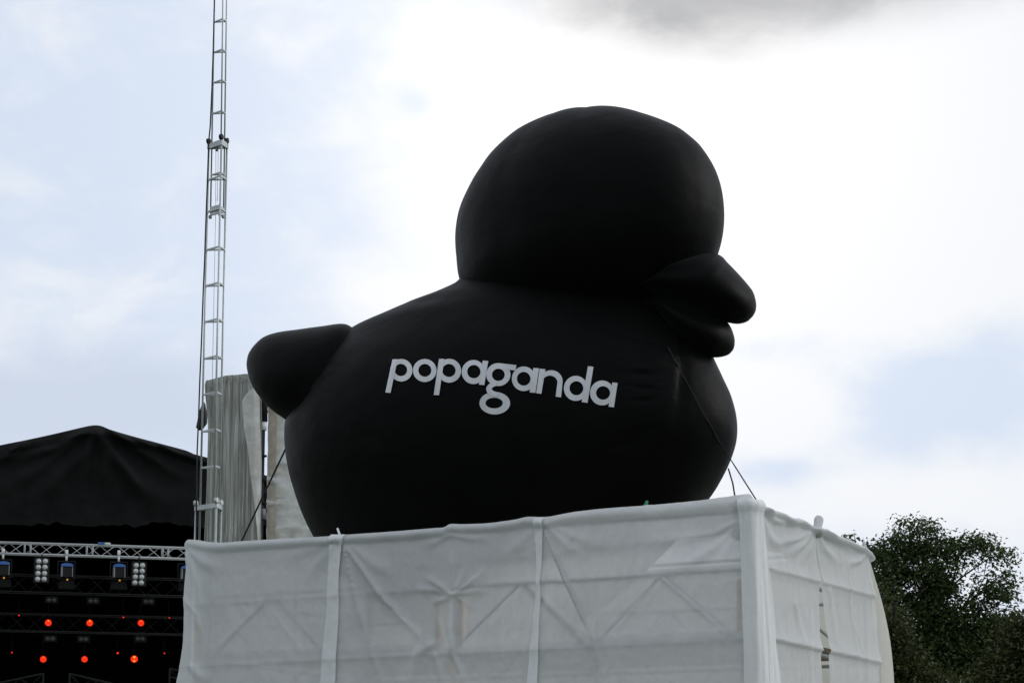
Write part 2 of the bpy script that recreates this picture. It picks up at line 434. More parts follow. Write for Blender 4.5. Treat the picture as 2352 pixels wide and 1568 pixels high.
def make_sheet(name, plane, nrm, back, topl, leftl, rightl, bot, disp, step=4.0, ystep=4.0, vis=1585, hem=True, mat='cloth', seed=0, label='', group=None, jag=0.0):
    x0 = interp(leftl, topl[0][1]); cols = max(3, int((rightl[0][1] - leftl[0][1]) / step))
    verts = []; rows = 0
    vlist = []
    y = 0.0
    ymin = min(p[1] for p in topl)
    nvis = int((vis - ymin) / ystep)
    ts = [i / nvis for i in range(nvis + 1)]
    grid = []
    hemp = [(-0.26, -0.40), (-0.245, -0.20), (-0.22, -0.07), (-0.18, -0.02), (-0.12, 0.004), (-0.06, 0.006)] if hem else []
    for (o_, dz) in hemp:
        r = []
        for c in range(cols + 1):
            a = c / cols
            px = leftl[0][1] + (rightl[0][1] - leftl[0][1]) * a
            py = spline(topl, px)
            p = plane(px, py) + nrm * (o_ + 0.02*noise.noise((px*0.02, seed, o_*4))) + Vector((0, 0, dz + 0.012*noise.noise((px*0.03, seed + 3, 0))))
            r.append(p)
        grid.append(r)
    for t in ts + [1 + k / 12 for k in range(1, 13)]:
        r = []
        for c in range(cols + 1):
            a = c / cols
            pxg = leftl[0][1] + (rightl[0][1] - leftl[0][1]) * a
            tp = spline(topl, pxg)
            py = tp + (vis - tp) * t if t <= 1 else vis + (bot - vis) * (t - 1)
            lx, rx = spline(leftl, py), spline(rightl, py)
            px = lx + (rx - lx) * a
            drop = py - tp
            p = plane(px, py)
            o_ = disp(px, py, drop)
            r.append(p + nrm * o_)
        grid.append(r)
    W = cols + 1
    verts = [p for r in grid for p in r]
    faces = [(j*W + i, j*W + i + 1, (j+1)*W + i + 1, (j+1)*W + i) for j in range(len(grid) - 1) for i in range(cols)]
    m = verts[len(verts) - W // 2 - 1]
    o = obj(name, verts, faces, M[mat], loc=(m.x, m.y, 0))
    return tag(o, label, 'cloth sheet', group)
def hem_profile(d, h=26.0, amp=0.055):
    """roll of cloth over the rail: bulges, then tucks in below"""
    if d < h: return amp * math.sin(math.pi * min(1, d / h)) ** 0.8
    return -0.018 * math.exp(-(d - h) / 22.0) * (1 - math.exp(-(d - h) / 3.0))
def rail_f(px): return 1387 + (px - 490) * (1306 - 1387) / (1696 - 490)
def rail_l(px): return 1530 + (px - 449) * (1466.5 - 1530) / (1711 - 449)
FRONT_FOLDS = [
    # left sheet
    ([(434, 1262), (470, 1290), (520, 1312)], 14, 0.030, False), ([(432, 1268), (455, 1330), (462, 1380)], 12, 0.028, True),
    ([(425, 1372), (455, 1410), (470, 1470)], 11, 0.025, True), ([(768, 1250), (720, 1310), (690, 1372)], 16, 0.018, False),
    ([(775, 1240), (690, 1270), (600, 1290)], 14, 0.014, False), ([(440, 1525), (455, 1545), (480, 1570)], 12, 0.03, False),
    ([(610, 1383), (540, 1450), (470, 1525)], 8, 0.010, True), ([(640, 1420), (680, 1470), (715, 1520)], 8, 0.008, True),
    # middle sheet
    ([(790, 1245), (824, 1385), (869, 1536), (900, 1640)], 12, 0.045, True), ([(793, 1250), (877, 1366), (1002, 1498)], 13, 0.050, True),
    ([(800, 1248), (850, 1290), (930, 1330)], 15, 0.016, False), ([(1000, 1475), (960, 1500), (940, 1600)], 14, 0.02, False),
    ([(1043, 1366), (1010, 1343), (968, 1318)], 8, 0.026, False), ([(1043, 1366), (1078, 1340), (1120, 1304)], 8, 0.030, True), ([(1043, 1366), (1000, 1356), (945, 1352)], 7, 0.016, False), ([(1043, 1366), (1090, 1358), (1140, 1356)], 7, 0.016, False), ([(1043, 1366), (1062, 1330), (1072, 1290)], 6, 0.014, False),
    ([(1043, 1366), (1070, 1380), (1094, 1402)], 7, 0.018, True), ([(1043, 1366), (1015, 1378), (985, 1386)], 7, 0.018, False),
    ([(1043, 1366), (1036, 1330), (1034, 1240)], 6, 0.022, True), ([(1043, 1366), (1045, 1430), (1042, 1500)], 9, 0.028, False),
    ([(1040, 1500), (1020, 1440), (1000, 1400)], 7, 0.022, False), ([(1040, 1500), (1062, 1545), (1072, 1600)], 8, 0.022, False),
    ([(1034, 1228), (1000, 1244), (960, 1252)], 10, 0.02, False), ([(1034, 1228), (1090, 1236), (1150, 1230)], 10, 0.02, False),
    ([(1236, 1205), (1190, 1250), (1140, 1300)], 13, 0.014, False), ([(1000, 1500), (1010, 1540), (1030, 1600)], 10, 0.02, False),
    # right sheet
    ([(1250, 1212), (1300, 1330), (1362, 1466), (1390, 1560)], 11, 0.060, True), ([(1250, 1205), (1290, 1240), (1345, 1290)], 12, 0.026, False),
    ([(1252, 1200), (1330, 1236), (1420, 1262)], 14, 0.018, False), ([(1700, 1195), (1640, 1225), (1560, 1238), (1480, 1240)], 13, 0.030, False),
    ([(1705, 1200), (1650, 1250), (1590, 1290), (1520, 1312)], 13, 0.024, False), ([(1706, 1210), (1670, 1260), (1640, 1310)], 12, 0.018, False),
    ([(1310, 1215), (1318, 1250), (1322, 1270)], 3.5, 0.02, True), ([(1513, 1322), (1455, 1395), (1396, 1467)], 5, 0.010, False),
    ([(1513, 1322), (1600, 1395), (1684, 1467)], 5, 0.010, False), ([(1320, 1490), (1330, 1540), (1336, 1600)], 8, 0.010, True),
]
def front_disp(seed):
    def f(px, py, drop):
        o = hem_profile(drop, 20 if px < 1200 else 20 + 10 * min(1, (px - 1200) / 300), 0.045)
        for fo in FRONT_FOLDS: o += 1.35 * seg_ridge(px, py, fo)
        for ln, a in ((rail_f(px), 0.013), (rail_l(px), 0.016)):
            d = py - ln
            o += a * (math.exp(-abs(d) / 26) if d < 0 else math.exp(-d / 7.0))
        o += 0.010 * noise.noise((px * 0.012, py * 0.006, seed)) + 0.008 * noise.noise((px * 0.05, py * 0.022, seed + 5))
        o += 0.0035 * noise.noise((px * 0.16, py * 0.07, seed + 9))
        wx = px + 18 * noise.noise((px * 0.012, py * 0.012, 70)); wy = py + 18 * noise.noise((px * 0.012, py * 0.012, 80))
        o += 0.011 * (0.5 - abs(noise.noise((wx * 0.021, wy * 0.012, 51)))) + 0.005 * (0.5 - abs(noise.noise((wx * 0.055, wy * 0.03, 57))))
        o += max(0, (py - rail_l(px))) / 500.0 * 0.15
        return o
    return f
mk = make_sheet
s1 = mk('cloth_sheet', PF, NF, None, [(425, 1240), (440, 1239), (470, 1243), (505, 1246), (560, 1242), (650, 1237), (740, 1232), (800, 1227)],
   [(1240, 433), (1262, 428), (1300, 429), (1370, 424), (1400, 424), (1480, 421), (1530, 414), (1568, 407), (1700, 395), (2290, 380)],
   [(1227, 796), (1290, 783), (1400, 780), (1568, 773), (2290, 760)], 2270, lambda px, py, d: front_disp(1)(px, py, d) + 0.012,
   label='leftmost white cloth sheet on the platform front, beside the black stage')
s2 = mk('cloth_sheet', PF, NF, None, [(745, 1231), (800, 1227), (900, 1220), (1000, 1212), (1022, 1210), (1034, 1203), (1060, 1203), (1120, 1201), (1180, 1193), (1215, 1186), (1260, 1189)],
   [(1231, 763), (1290, 756), (1400, 752), (1568, 737), (2290, 720)],
   [(1188, 1250), (1330, 1243), (1568, 1237), (2290, 1228)], 2270, front_disp(1),
   label='middle white cloth sheet on the platform front with a star-shaped pucker')
s3 = mk('cloth_sheet', PF, NF, None, [(1215, 1186), (1245, 1188), (1300, 1178), (1340, 1172), (1400, 1166), (1480, 1160), (1530, 1156), (1600, 1149), (1660, 1141), (1710, 1134), (1740, 1132)],
   [(1187, 1228), (1335, 1234), (1568, 1214), (2290, 1190)],
   [(1132, 1716), (1300, 1718), (1568, 1728), (2290, 1730)], 2270, lambda px, py, d: front_disp(1)(px, py, d) - 0.012,
   label='right white cloth sheet on the platform front with two roof-shaped braces showing through')
def strip_part(parent, leftl, rightl, y0f, y1, disp, lift):
    vv = []; rows, cols = 130, 10
    for j in range(rows + 1):
        for i in range(cols + 1):
            y0 = spline(y0f, spline(rightl, 1200)); py = y0 + (y1 - y0) * j / rows
            a, b = spline(leftl, py) + 2.2 * noise.noise((py * 0.03, 2, lift * 90)), spline(rightl, py) + 1.2 * noise.noise((py * 0.02, 7, lift * 90)); px = a + (b - a) * i / cols
            vv.append(PF(px, py) + NF * (disp(px, py, py - y0) + lift + 0.012 * (i / cols) ** 2))
    obj('overlap_hem', vv, [(j*(cols+1) + i, j*(cols+1) + i + 1, (j+1)*(cols+1) + i + 1, (j+1)*(cols+1) + i) for j in range(rows) for i in range(cols)], M['cloth_hem'], parent)
strip_part(s1, [(1227, 763), (1290, 757), (1400, 752), (1568, 738), (2290, 720)], [(1227, 797), (1290, 784), (1400, 781), (1568, 774), (2290, 761)], [(740, 1232), (800, 1227)], 1700, front_disp(1), 0.022)
strip_part(s2, [(1187, 1227), (1335, 1233), (1568, 1214), (2290, 1190)], [(1187, 1251), (1330, 1244), (1568, 1238), (2290, 1229)], [(1215, 1186), (1260, 1189)], 1700, front_disp(1), 0.014)
# corner wrap: follows the front face, turns round the corner, and laps over the side sheet
def sp_(x, k=0.03): return k * math.log(1 + math.exp(min(x / k, 40)))
cv = []; cf = []; CW, CR = 44, 130
for j in range(CR + 7):
    z = ztop(0) + 0.05 - max(0, (j - 6)) / CR * (ztop(0) - 0.1)
    dr = ztop(0) + 0.05 - z
    fw = interp([(0, 0.15), (0.3, 0.13), (1.5, 0.11), (6, 0.10)], dr); sw = interp([(0, 0.20), (0.3, 0.24), (0.9, 0.34), (2.0, 0.50), (6, 0.7)], dr)
    for i in range(CW + 1):
        w = -fw + (fw + sw) * i / CW
        a_ = 1 / (1 + math.exp(-w / 0.04)); n_ = (NF * (1 - a_) + NR * a_).normalized()
        o_ = 0.068 + 0.006 * math.exp(-(w / 0.06) ** 2) + 0.030 * noise.noise((w * 14, dr * 0.7, 31)) + 0.008 * noise.noise((w * 40, dr * 2.2, 33))
        o_ += 0.03 * math.sin(math.pi * min(1, dr / 0.14)) if dr < 0.14 else 0.0
        o_ += 0.03 * min(dr, 2.5) * max(0, w) / 0.5
        p = plat(sp_(-w), sp_(w), z) + n_ * o_
        if j < 6:
            q = (6 - j) / 6; p = p - n_ * (0.30 * q) + Vector((0, 0, 0.02 * math.sin(math.pi * q) - 0.12 * q * q))
        p.z += 0.014 * noise.noise((w * 9, 3, 3)) * math.exp(-dr * 4)
        cv.append(p)
for j in range(CR + 6):
    for i in range(CW): k = j * (CW + 1) + i; cf.append((k, k + 1, k + CW + 2, k + CW + 1))
tag(obj('cloth_sheet', cv, cf, M['cloth_hem'], loc=plat(0, 0, 0)), 'narrow bright white cloth strip wrapped round the near right platform corner', 'cloth sheet')
SIDE_FOLDS = [
    ([(1868, 1212), (1830, 1236), (1790, 1246), (1752, 1236)], 10, 0.05, False), ([(1869, 1214), (1840, 1250), (1800, 1280)], 9, 0.05, False),
    ([(1870, 1216), (1856, 1260), (1840, 1300)], 7, 0.04, False), ([(1872, 1218), (1868, 1270), (1862, 1340)], 6, 0.03, False),
    ([(1745, 1165), (1780, 1195), (1830, 1203)], 8, 0.05, False), ([(1742, 1170), (1765, 1230), (1800, 1275)], 9, 0.03, False),
    ([(1874, 1212), (1910, 1240), (1960, 1262), (1984, 1262)], 8, 0.06, False), ([(1875, 1216), (1890, 1260), (1930, 1300)], 8, 0.04, False),
    ([(1984, 1270), (1970, 1288), (1940, 1296)], 7, 0.05, False), ([(1945, 1285), (1950, 1400), (1965, 1568)], 6, 0.035, True),
    ([(1986, 1272), (1992, 1340), (2002, 1420)], 6, 0.05, True), ([(1900, 1350), (1908, 1420), (1912, 1500)], 7, 0.03, False),
    ([(1955, 1430), (1975, 1500), (1988, 1530)], 5, 0.03, True), ([(1822, 1380), (1836, 1460), (1846, 1500)], 7, 0.02, False),
]
def side_disp(px, py, d):
    o = hem_profile(d, 16, 0.07)
    for fo in SIDE_FOLDS: o += seg_ridge(px, py, fo)
    for a, b, am in ((1300, 0.27, 0.04), (1462, 0.22, 0.05)):
        dd = py - (a + (px - 1745) * b)
        o += am * (math.exp(-abs(dd) / 20) if dd < 0 else math.exp(-dd / 5.0))
    o += 0.02 * noise.noise((px * 0.03, py * 0.006, 41)) + 0.008 * noise.noise((px * 0.1, py * 0.02, 45))
    return o + max(0, py - 1300) / 270 * 0.03
s5 = mk('cloth_sheet', PR, NR, None, [(1725, 1151), (1745, 1160), (1770, 1168), (1795, 1176), (1815, 1189), (1838, 1191), (1858, 1203), (1872, 1211), (1880, 1214)],
   [(1151, 1727), (1300, 1731), (1568, 1737), (2290, 1745)],
   [(1211, 1872), (1260, 1876), (1330, 1880), (1450, 1881), (1568, 1884), (2290, 1886)], 2240, side_disp, step=2.0,
   label='white cloth sheet on the platform right side, between corner strip and narrow slit')
s6 = mk('cloth_sheet', PR, NR, None, [(1860, 1209), (1872, 1210), (1900, 1221), (1930, 1232), (1960, 1245), (1978, 1254), (1988, 1264), (1994, 1275)],
   [(1211, 1871), (1260, 1874), (1300, 1879), (1400, 1889), (1480, 1896), (1568, 1898), (2290, 1905)],
   [(1272, 1994), (1330, 2000), (1420, 2011), (1500, 2013), (1568, 2016), (2290, 2040)], 2240, lambda px, py, d: side_disp(px, py, d) + 0.01, step=2.0,
   label='white cloth sheet on the far half of the platform right side, right of the slit')
# rear sheet: stretched along the back, its right edge billowing out past the corner
rv = []; rf = []; NC, NRW = 60, 40
for j in range(NRW + 1):
    f = j / NRW
    zf = ZTOP - 0.03 - (ZTOP - 0.15) * f
    lo_, hi_ = -1.5, 1.0                              # where the edge stands, read off the photograph
    for _ in range(30):
        ms = (lo_ + hi_) / 2; ex_, ey_ = project(plat(ms, DEP, zf))
        if ex_ > spline([(1250, 1988), (1270, 1992), (1300, 2000), (1340, 2011), (1380, 2022), (1430, 2033), (1470, 2040), (1520, 2046), (1568, 2050), (1700, 2056), (2200, 2062)], ey_): lo_ = ms
        else: hi_ = ms
    fl = -ms
    for i in range(NC + 1):
        a = i / NC; s = -fl * (1 - min(1, a * 6)) ** 0.9 + (LEN) * a; z = zf - (ZTOP - 0.03 - ztop(s) + 0.12 * min(1, a * 10)) * (1 - f)
        p = plat(s, DEP, z) + V * (0.06 + 0.05 * noise.noise((s * 1.5, z * 0.4, 3)) + 0.02 * noise.noise((s * 6, z * 1.0, 8)) + 0.10 * fl * math.exp(-((s) / 0.6) ** 2))
        rv.append(p)
for j in range(NRW):
    for i in range(NC): k = j * (NC + 1) + i; rf.append((k, k + 1, k + NC + 2, k + NC + 1))
ro = obj('cloth_sheet', rv, rf, M['cloth_b'], loc=plat(LEN/2, DEP, 0))
tag(ro, 'cream backlit cloth sheet billowing out behind the platform, in front of the trees', 'cloth sheet')
lv = []; lf = []
for j in range(NRW + 1):
    for i in range(31):
        a = i / 30; z = ztop(LEN) - 0.06 - (ztop(LEN) - 0.2) * j / NRW
        p = plat(LEN + 0.02, 0.03 + DEP * a, z) + U * (0.04 * noise.noise((a * 5, z * 0.5, 12)) + 0.05 * j / NRW)
        lv.append(p)
for j in range(NRW):
    for i in range(30): k = j * 31 + i; lf.append((k, k + 1, k + 32, k + 31))
lo = obj('cloth_sheet', lv, lf, M['cloth'], loc=plat(LEN, DEP/2, 0))
tag(lo, 'white cloth sheet closing the platform end that faces the stage, seen edge-on', 'cloth sheet')
# cloth-wrapped pole end that pokes up on the side
kp = PR(1870, 1210)
kb = MB(); pa = kp + NR * 0.02 + Vector((0, 0, -0.1)); ax = (PR(1879, 1186) - PR(1872, 1212)).normalized()
kb.lathe(pa, (ax + Vector((0, 0, 0.6))).normalized(), [(0, 0.075), (0.08, 0.066), (0.13, 0.056), (0.17, 0.056), (0.21, 0.058), (0.24, 0.05), (0.26, 0.034), (0.268, 0.012)], 16)
for i, v in enumerate(kb.v): kb.v[i] = v + Vector((1, 0, 0.4)) * 0.035 * noise.noise(v * 8)
ko = kb.build('wrapped_pole_end', M['cloth'], loc=(kp.x, kp.y, kp.z - 0.1))
tag(ko, 'knob of white cloth tied over a pole end on the platform side', 'pole end')

# ------------------------------------------------------------------ the duck
YD = 33.75; KS = 0.30
dplane_n = Vector((KS, 1, 0)).normalized(); dplane_p = Vector((0.2, YD, 0))
def PD(px, py): return on_plane(px, py, dplane_p, dplane_n)
MPP = YD / FPX                                       # metres per pixel at the duck
base_c = PD(1190, 1200)
duck = thing('inflatable_duck', 'giant black inflatable duck with white lettering standing on the cloth-draped platform', 'inflatable duck', (base_c.x, base_c.y, Z_DECK))
def se(a, n):
    c, s = math.cos(a), math.sin(a)
    return (abs(c) ** (2 / n) * (1 if c >= 0 else -1), abs(s) ** (2 / n) * (1 if s >= 0 else -1))
def loft(secs, n=96, capt=None, capb=None, ex=2.0, tilt=0.0):
    """secs: (pixel a, pixel b, half depth in px, depth offset px)"""
    v = []; f = []; m = len(secs)
    for (a, b, d, yo) in secs:
        A, B_ = PD(*a), PD(*b); c = (A + B_) / 2 + Vector((0, yo * MPP, yo * MPP * 0.225)); h = (B_ - A) / 2
        for k in range(n):
            x, y = se(2 * math.pi * k / n, ex)
            v.append(c + h * x + Vector((0, -d * MPP * y, -d * MPP * y * tilt)))
    for i in range(m - 1):
        for k in range(n): f.append((i*n + k, i*n + (k+1) % n, (i+1)*n + (k+1) % n, (i+1)*n + k))
    for cap, i0 in ((capt, 0), (capb, m - 1)):
        k0 = len(v)
        if cap: v.append(PD(*cap[:2]) + Vector((0, cap[2] * MPP, 0)))
        else:
            s_ = Vector((0, 0, 0))
            for k in range(n): s_ += v[i0*n + k]
            v.append(s_ / n)
        for k in range(n):
            q = (i0*n + k, i0*n + (k+1) % n, k0)
            f.append(q if i0 else q[::-1])
    return v, f
def smooth_secs(keys, m):
    """densify (ax, ay, bx, by, d, yo) keys with a smooth spline over their index"""
    out = []
    L = len(keys) - 1
    for i in range(m + 1):
        x = L * i / m
        q = [spline([(j, keys[j][c]) for j in range(L + 1)], x) for c in range(6)]
        out.append(((q[0], q[1]), (q[2], q[3]), max(q[4], 1), q[5]))
    return out
# body: rows from neck to base (py, left px, right px, half depth px, depth offset)
BL = [(596, 1150), (606, 1115), (618, 1085), (632, 1058), (650, 1028), (670, 980), (690, 922), (712, 868), (738, 806), (770, 765), (820, 715), (870, 684), (920, 664), (960, 655), (1000, 656), (1040, 661), (1090, 672), (1150, 690), (1195, 709), (1227, 726), (1290, 772), (1350, 835), (1400, 910), (1440, 975)]
BR = [(596, 1350), (606, 1400), (618, 1430), (632, 1455), (650, 1480), (670, 1505), (690, 1530), (712, 1552), (738, 1576), (770, 1598), (815, 1620), (860, 1640), (905, 1660), (950, 1680), (995, 1691), (1040, 1690), (1085, 1676), (1130, 1653), (1160, 1633), (1227, 1578), (1290, 1518), (1350, 1452), (1400, 1385), (1440, 1320)]
BD = [(596, 70), (632, 150), (660, 178), (700, 215), (760, 262), (830, 310), (900, 340), (980, 352), (1060, 345), (1150, 320), (1250, 270), (1350, 205), (1440, 130)]
BE = [(596, 2.0), (760, 2.05), (900, 2.3), (1050, 2.3), (1200, 2.1), (1440, 2.0)]
z_floor = Z_DECK
BW = [([(1436, 838), (1480, 846), (1530, 862)], 5, -0.020, True), ([(1430, 862), (1480, 862), (1520, 872)], 5, -0.012, True), ([(1425, 950), (1465, 956), (1505, 962)], 5, -0.020, True),
      ([(1440, 925), (1480, 930), (1530, 925)], 6, -0.012, False), ([(1455, 985), (1480, 990), (1510, 975)], 6, -0.012, False), ([(1400, 1090), (1450, 1070), (1500, 1035)], 9, -0.012, False),
      ([(1556, 820), (1562, 900), (1556, 980), (1540, 1060)], 9, -0.028, False), ([(1500, 1040), (1470, 1075), (1420, 1110)], 8, -0.01, False),
      ([(800, 742), (775, 790), (755, 850)], 10, -0.02, False), ([(840, 1000), (860, 1030), (900, 1060)], 12, -0.010, False), ([(930, 700), (980, 712), (1060, 712)], 14, -0.008, False),
      ([(1330, 690), (1420, 712), (1500, 745)], 9, -0.012, False), ([(1480, 880), (1500, 905), (1540, 900)], 8, 0.012, False), ([(690, 940), (740, 890), (800, 850)], 14, -0.012, False)]
def build_body():
    v = []; f = []; n = 192; rows = []
    pys = [596 + (1440 - 596) * (i / 170) for i in range(171)]
    for py in pys:
        l, r, d, e = spline(BL, py), spline(BR, py), spline(BD, py), spline(BE, py)
        A, B_ = PD(l, py), PD(r, py)
        z = (A.z + B_.z) / 2
        if z < z_floor: break
        c = (A + B_) / 2; h = (B_ - A) / 2; h.z = 0; c.z = z
        # chest reaches further towards the viewer than the rump
        for k in range(n):
            x, y = se(2 * math.pi * k / n, e)
            p = c + h * x + Vector((0, -d * MPP * y, 0))
            rr = Vector((h.normalized().x * x, -y, 0)).normalized()
            px = l + (r - l) * (x + 1) / 2
            o = 0.0
            if y > 0.05:
                for w in BW: o += 2.0 * seg_ridge(px, py, w)
                ch = math.exp(-((px - 1480) / 75) ** 2 - ((py - 900) / 75) ** 2)      # puckers beside the lettering
                o += ch * 0.050 * (abs(noise.noise((px * 0.022, py * 0.075, 3))) - 0.25)
                nk = math.exp(-((py - (648 + (px - 1057) * 0.17)) / 34) ** 2) * (1 if 1040 < px < 1540 else 0)      # gathers below the neck seam
                o += nk * 0.045 * (abs(noise.noise((px * 0.06, py * 0.012, 14))) - 0.25)
                tl = math.exp(-((px - 745) / 60) ** 2 - ((py - 860) / 90) ** 2)        # puckers round the tail seam
                o += tl * 0.055 * (abs(noise.noise((px * 0.05 + py * 0.03, py * 0.03 - px * 0.02, 6))) - 0.25)
            o += 0.010 * noise.noise(p * 1.1) + 0.004 * noise.noise(p * 3.5)
            v.append(p + rr * o)
        rows.append(py)
    m = len(rows)
    for i in range(m - 1):
        for k in range(n): f.append((i*n + k, i*n + (k+1) % n, (i+1)*n + (k+1) % n, (i+1)*n + k))
    f.append(tuple(range(n-1, -1, -1)))
    zs = min(q.z for q in v); 
    for k in range(n): v[(m-1)*n + k].z = z_floor
    f.append(tuple((m-1)*n + k for k in range(n)))
    return v, f
bv, bf = build_body()
body = obj('body', bv, bf, M['duck'], duck)
# head
HL = [(245, 1320), (252, 1270), (262, 1240), (293, 1180), (320, 1147), (350, 1118), (385, 1095), (420, 1075), (470, 1055), (520, 1047), (570, 1049), (632, 1058), (680, 1090), (715, 1150), (738, 1220), (750, 1280)]
HR = [(245, 1345), (249, 1400), (258, 1430), (290, 1500), (325, 1560), (350, 1588), (375, 1610), (430, 1640), (480, 1655), (530, 1660), (570, 1657), (620, 1643), (670, 1612), (715, 1555), (738, 1490), (750, 1420)]
def build_head():
    v = []; f = []; n = 128; N_ = 110; last = None
    for i in range(N_ + 1):
        u = i / N_
        py = 246 + (750 - 246) * (0.5 - 0.5 * math.cos(math.pi * u))
        l, r = spline(HL, py), spline(HR, py)
        if py < 520: pyb = py + 25 * ((520 - py) / 274) ** 2
        else: pyb = py
        q = (py - 520) / (274 if py < 520 else 232)
        d = 292 * max(0.0, 1 - abs(q) ** (2.0 if q < 0 else 2.6)) ** (1 / (2.0 if q < 0 else 2.6)) + 8
        A, B_ = PD(l, pyb), PD(r, pyb); c = (A + B_) / 2; h = (B_ - A) / 2; h.z = 0
        c = c + Vector((0, -35 * MPP, 0))
        for k in range(n):
            x, y = se(2 * math.pi * k / n, 2.05)
            p = c + h * x + Vector((0, -d * MPP * y, 0))
            rr = (p - (PD(1353, 520) + Vector((0, -35 * MPP, 0)))).normalized()
            g = 0.015 * abs(math.sin(math.atan2(rr.y, rr.x) * 4 + 0.4)) ** 0.7 - 0.010       # gores of the balloon
            v.append(p + rr * (g + 0.010 * noise.noise(p * 1.0) + 0.004 * noise.noise(p * 3.0)))
    m = N_ + 1
    for i in range(m - 1):
        for k in range(n): f.append((i*n + k, i*n + (k+1) % n, (i+1)*n + (k+1) % n, (i+1)*n + k))
    f.append(tuple(range(n-1, -1, -1))); f.append(tuple((m-1)*n + k for k in range(n)))
    return v, f
hv, hf = build_head()
obj('head', hv, hf, M['duck'], duck)
# tail, upper and lower beak: keys (top px, top py, bottom px, bottom py, half depth, depth offset)
tk = [(880, 800, 760, 1000, 140, -10), (830, 768, 690, 985, 140, -20), (797, 744, 657, 960, 134, -28), (742, 749, 628, 939, 128, -30), (690, 756, 605, 915, 112, -30), (646, 762, 588, 892, 92, -28),
      (613, 772, 577, 868, 66, -26), (592, 789, 571, 842, 38, -25), (580, 804, 572, 825, 14, -24)]
tk = [(a, b, c, d, e + 12, g - 12) for a, b, c, d, e, g in tk]
v, f = loft(smooth_secs(tk, 48), 64, ex=2.1, tilt=0.12); obj('tail', v, f, M['duck'], duck)
uk = [(1560, 585, 1440, 665, 130, -118), (1608, 580, 1490, 676, 140, -118), (1648, 586, 1535, 690, 142, -116), (1668, 604, 1575, 704, 134, -110), (1691, 627, 1618, 721, 120, -102), (1712, 650, 1655, 735, 100, -95),
      (1727, 670, 1688, 742, 74, -90), (1734, 694, 1711, 738, 42, -86), (1734, 710, 1724, 728, 16, -84)]
uk = [(a - 6, b, c - 6, d, e, g) for a, b, c, d, e, g in uk]
v, f = loft(smooth_secs(uk, 48), 64, ex=2.0, tilt=0.26); obj('upper_beak', v, f, M['duck'], duck)
lk = [(1500, 672, 1455, 695, 80, -105), (1540, 684, 1497, 716, 104, -108), (1582, 697, 1532, 760, 116, -108), (1626, 714, 1575, 798, 112, -102), (1655, 728, 1611, 817, 94, -96), (1674, 748, 1643, 821, 68, -88),
      (1684, 774, 1668, 816, 38, -84), (1685, 790, 1680, 806, 15, -82)]
lk = [(a - 5, b - 2, c - 5, d - 3, e, g) for a, b, c, d, e, g in lk]
v, f = loft(smooth_secs(lk, 48), 64, ex=2.0, tilt=0.24); obj('lower_beak', v, f, M['duck'], duck)

# white lettering, printed on the flank; measured on an enlargement (1.96 px per photo px)
bvh = BVHTree.FromPolygons([tuple(p) for p in bv], bf)
def on_body(x, y, lift):
    sx, sy = 1400 + x / 1.96, 1350 + y / 1.96
    d = ray(sx / 1.74150, sy / 1.74150).normalized()
    h = bvh.ray_cast(EYE, d)
    p, nrm = h[0], h[1]
    return p - d * lift
def patch(mb, fn, nu, nv, lift):
    vs_ = [on_body(*fn(i / nu, j / nv), lift) for j in range(nv + 1) for i in range(nu + 1)]
    mb.add(vs_, [(j*(nu+1) + i, j*(nu+1) + i + 1, (j+1)*(nu+1) + i + 1, (j+1)*(nu+1) + i) for j in range(nv) for i in range(nu)])
def ringp(mb, o, i_, lift, a0=0.0, a1=2 * math.pi, nu=72):
    ox, oy, orx, ory = o; ix, iy, irx, iry = i_
    def fn(u, w):
        a = a0 + (a1 - a0) * u
        return (ix + irx*math.cos(a)) * (1 - w) + (ox + orx*math.cos(a)) * w, (iy + iry*math.sin(a)) * (1 - w) + (oy + ory*math.sin(a)) * w
    patch(mb, fn, nu, 3, lift)
def quadp(mb, a, b, c, d, lift, nu=4, nv=16):
    """a b top edge, c d bottom edge (same order)"""
    def fn(u, w):
        x0, y0 = a[0] + (b[0]-a[0])*u, a[1] + (b[1]-a[1])*u
        x1, y1 = c[0] + (d[0]-c[0])*u, c[1] + (d[1]-c[1])*u
        return x0 + (x1-x0)*w, y0 + (y1-y0)*w
    patch(mb, fn, nu, nv, lift)
def strokep(mb, pts, widths, lift):
    n_ = len(pts)
    def fn(u, w):
        t = w * (n_ - 1); i = min(int(t), n_ - 2)
        x = spline([(k, pts[k][0]) for k in range(n_)], t); y = spline([(k, pts[k][1]) for k in range(n_)], t)
        e = 0.02; t2 = min(t + e, n_ - 1); t1 = max(t - e, 0)
        dx = spline([(k, pts[k][0]) for k in range(n_)], t2) - spline([(k, pts[k][0]) for k in range(n_)], t1)
        dy = spline([(k, pts[k][1]) for k in range(n_)], t2) - spline([(k, pts[k][1]) for k in range(n_)], t1)
        l = math.hypot(dx, dy); wd = interp([(k, widths[k]) for k in range(n_)], t)
        return x - dy / l * wd * (u - 0.5), y + dx / l * wd * (u - 0.5)
    patch(mb, fn, 4, 40, lift)
L1, L2, L3 = 0.014, 0.018, 0.022
def letter(build):
    mb = MB(); build(mb); mb.build('printed_letter', M['print'], duck)
def L_p1(m): ringp(m, (402, 255, 87, 88), (399, 253, 49, 48), L1); quadp(m, (333, 170), (374, 168), (277, 429), (318, 432), L2)
def L_o(m): ringp(m, (586, 257, 92, 90), (587, 256, 51, 50), L1)
def L_p2(m): ringp(m, (778, 259, 93, 93), (776, 257, 52, 51), L1); quadp(m, (698, 166), (740, 166), (656, 449), (698, 450), L2)
def L_a1(m): ringp(m, (968, 269, 92, 94), (971, 266, 52, 52), L1); quadp(m, (1041, 180), (1084, 183), (1011, 368), (1053, 371), L2)
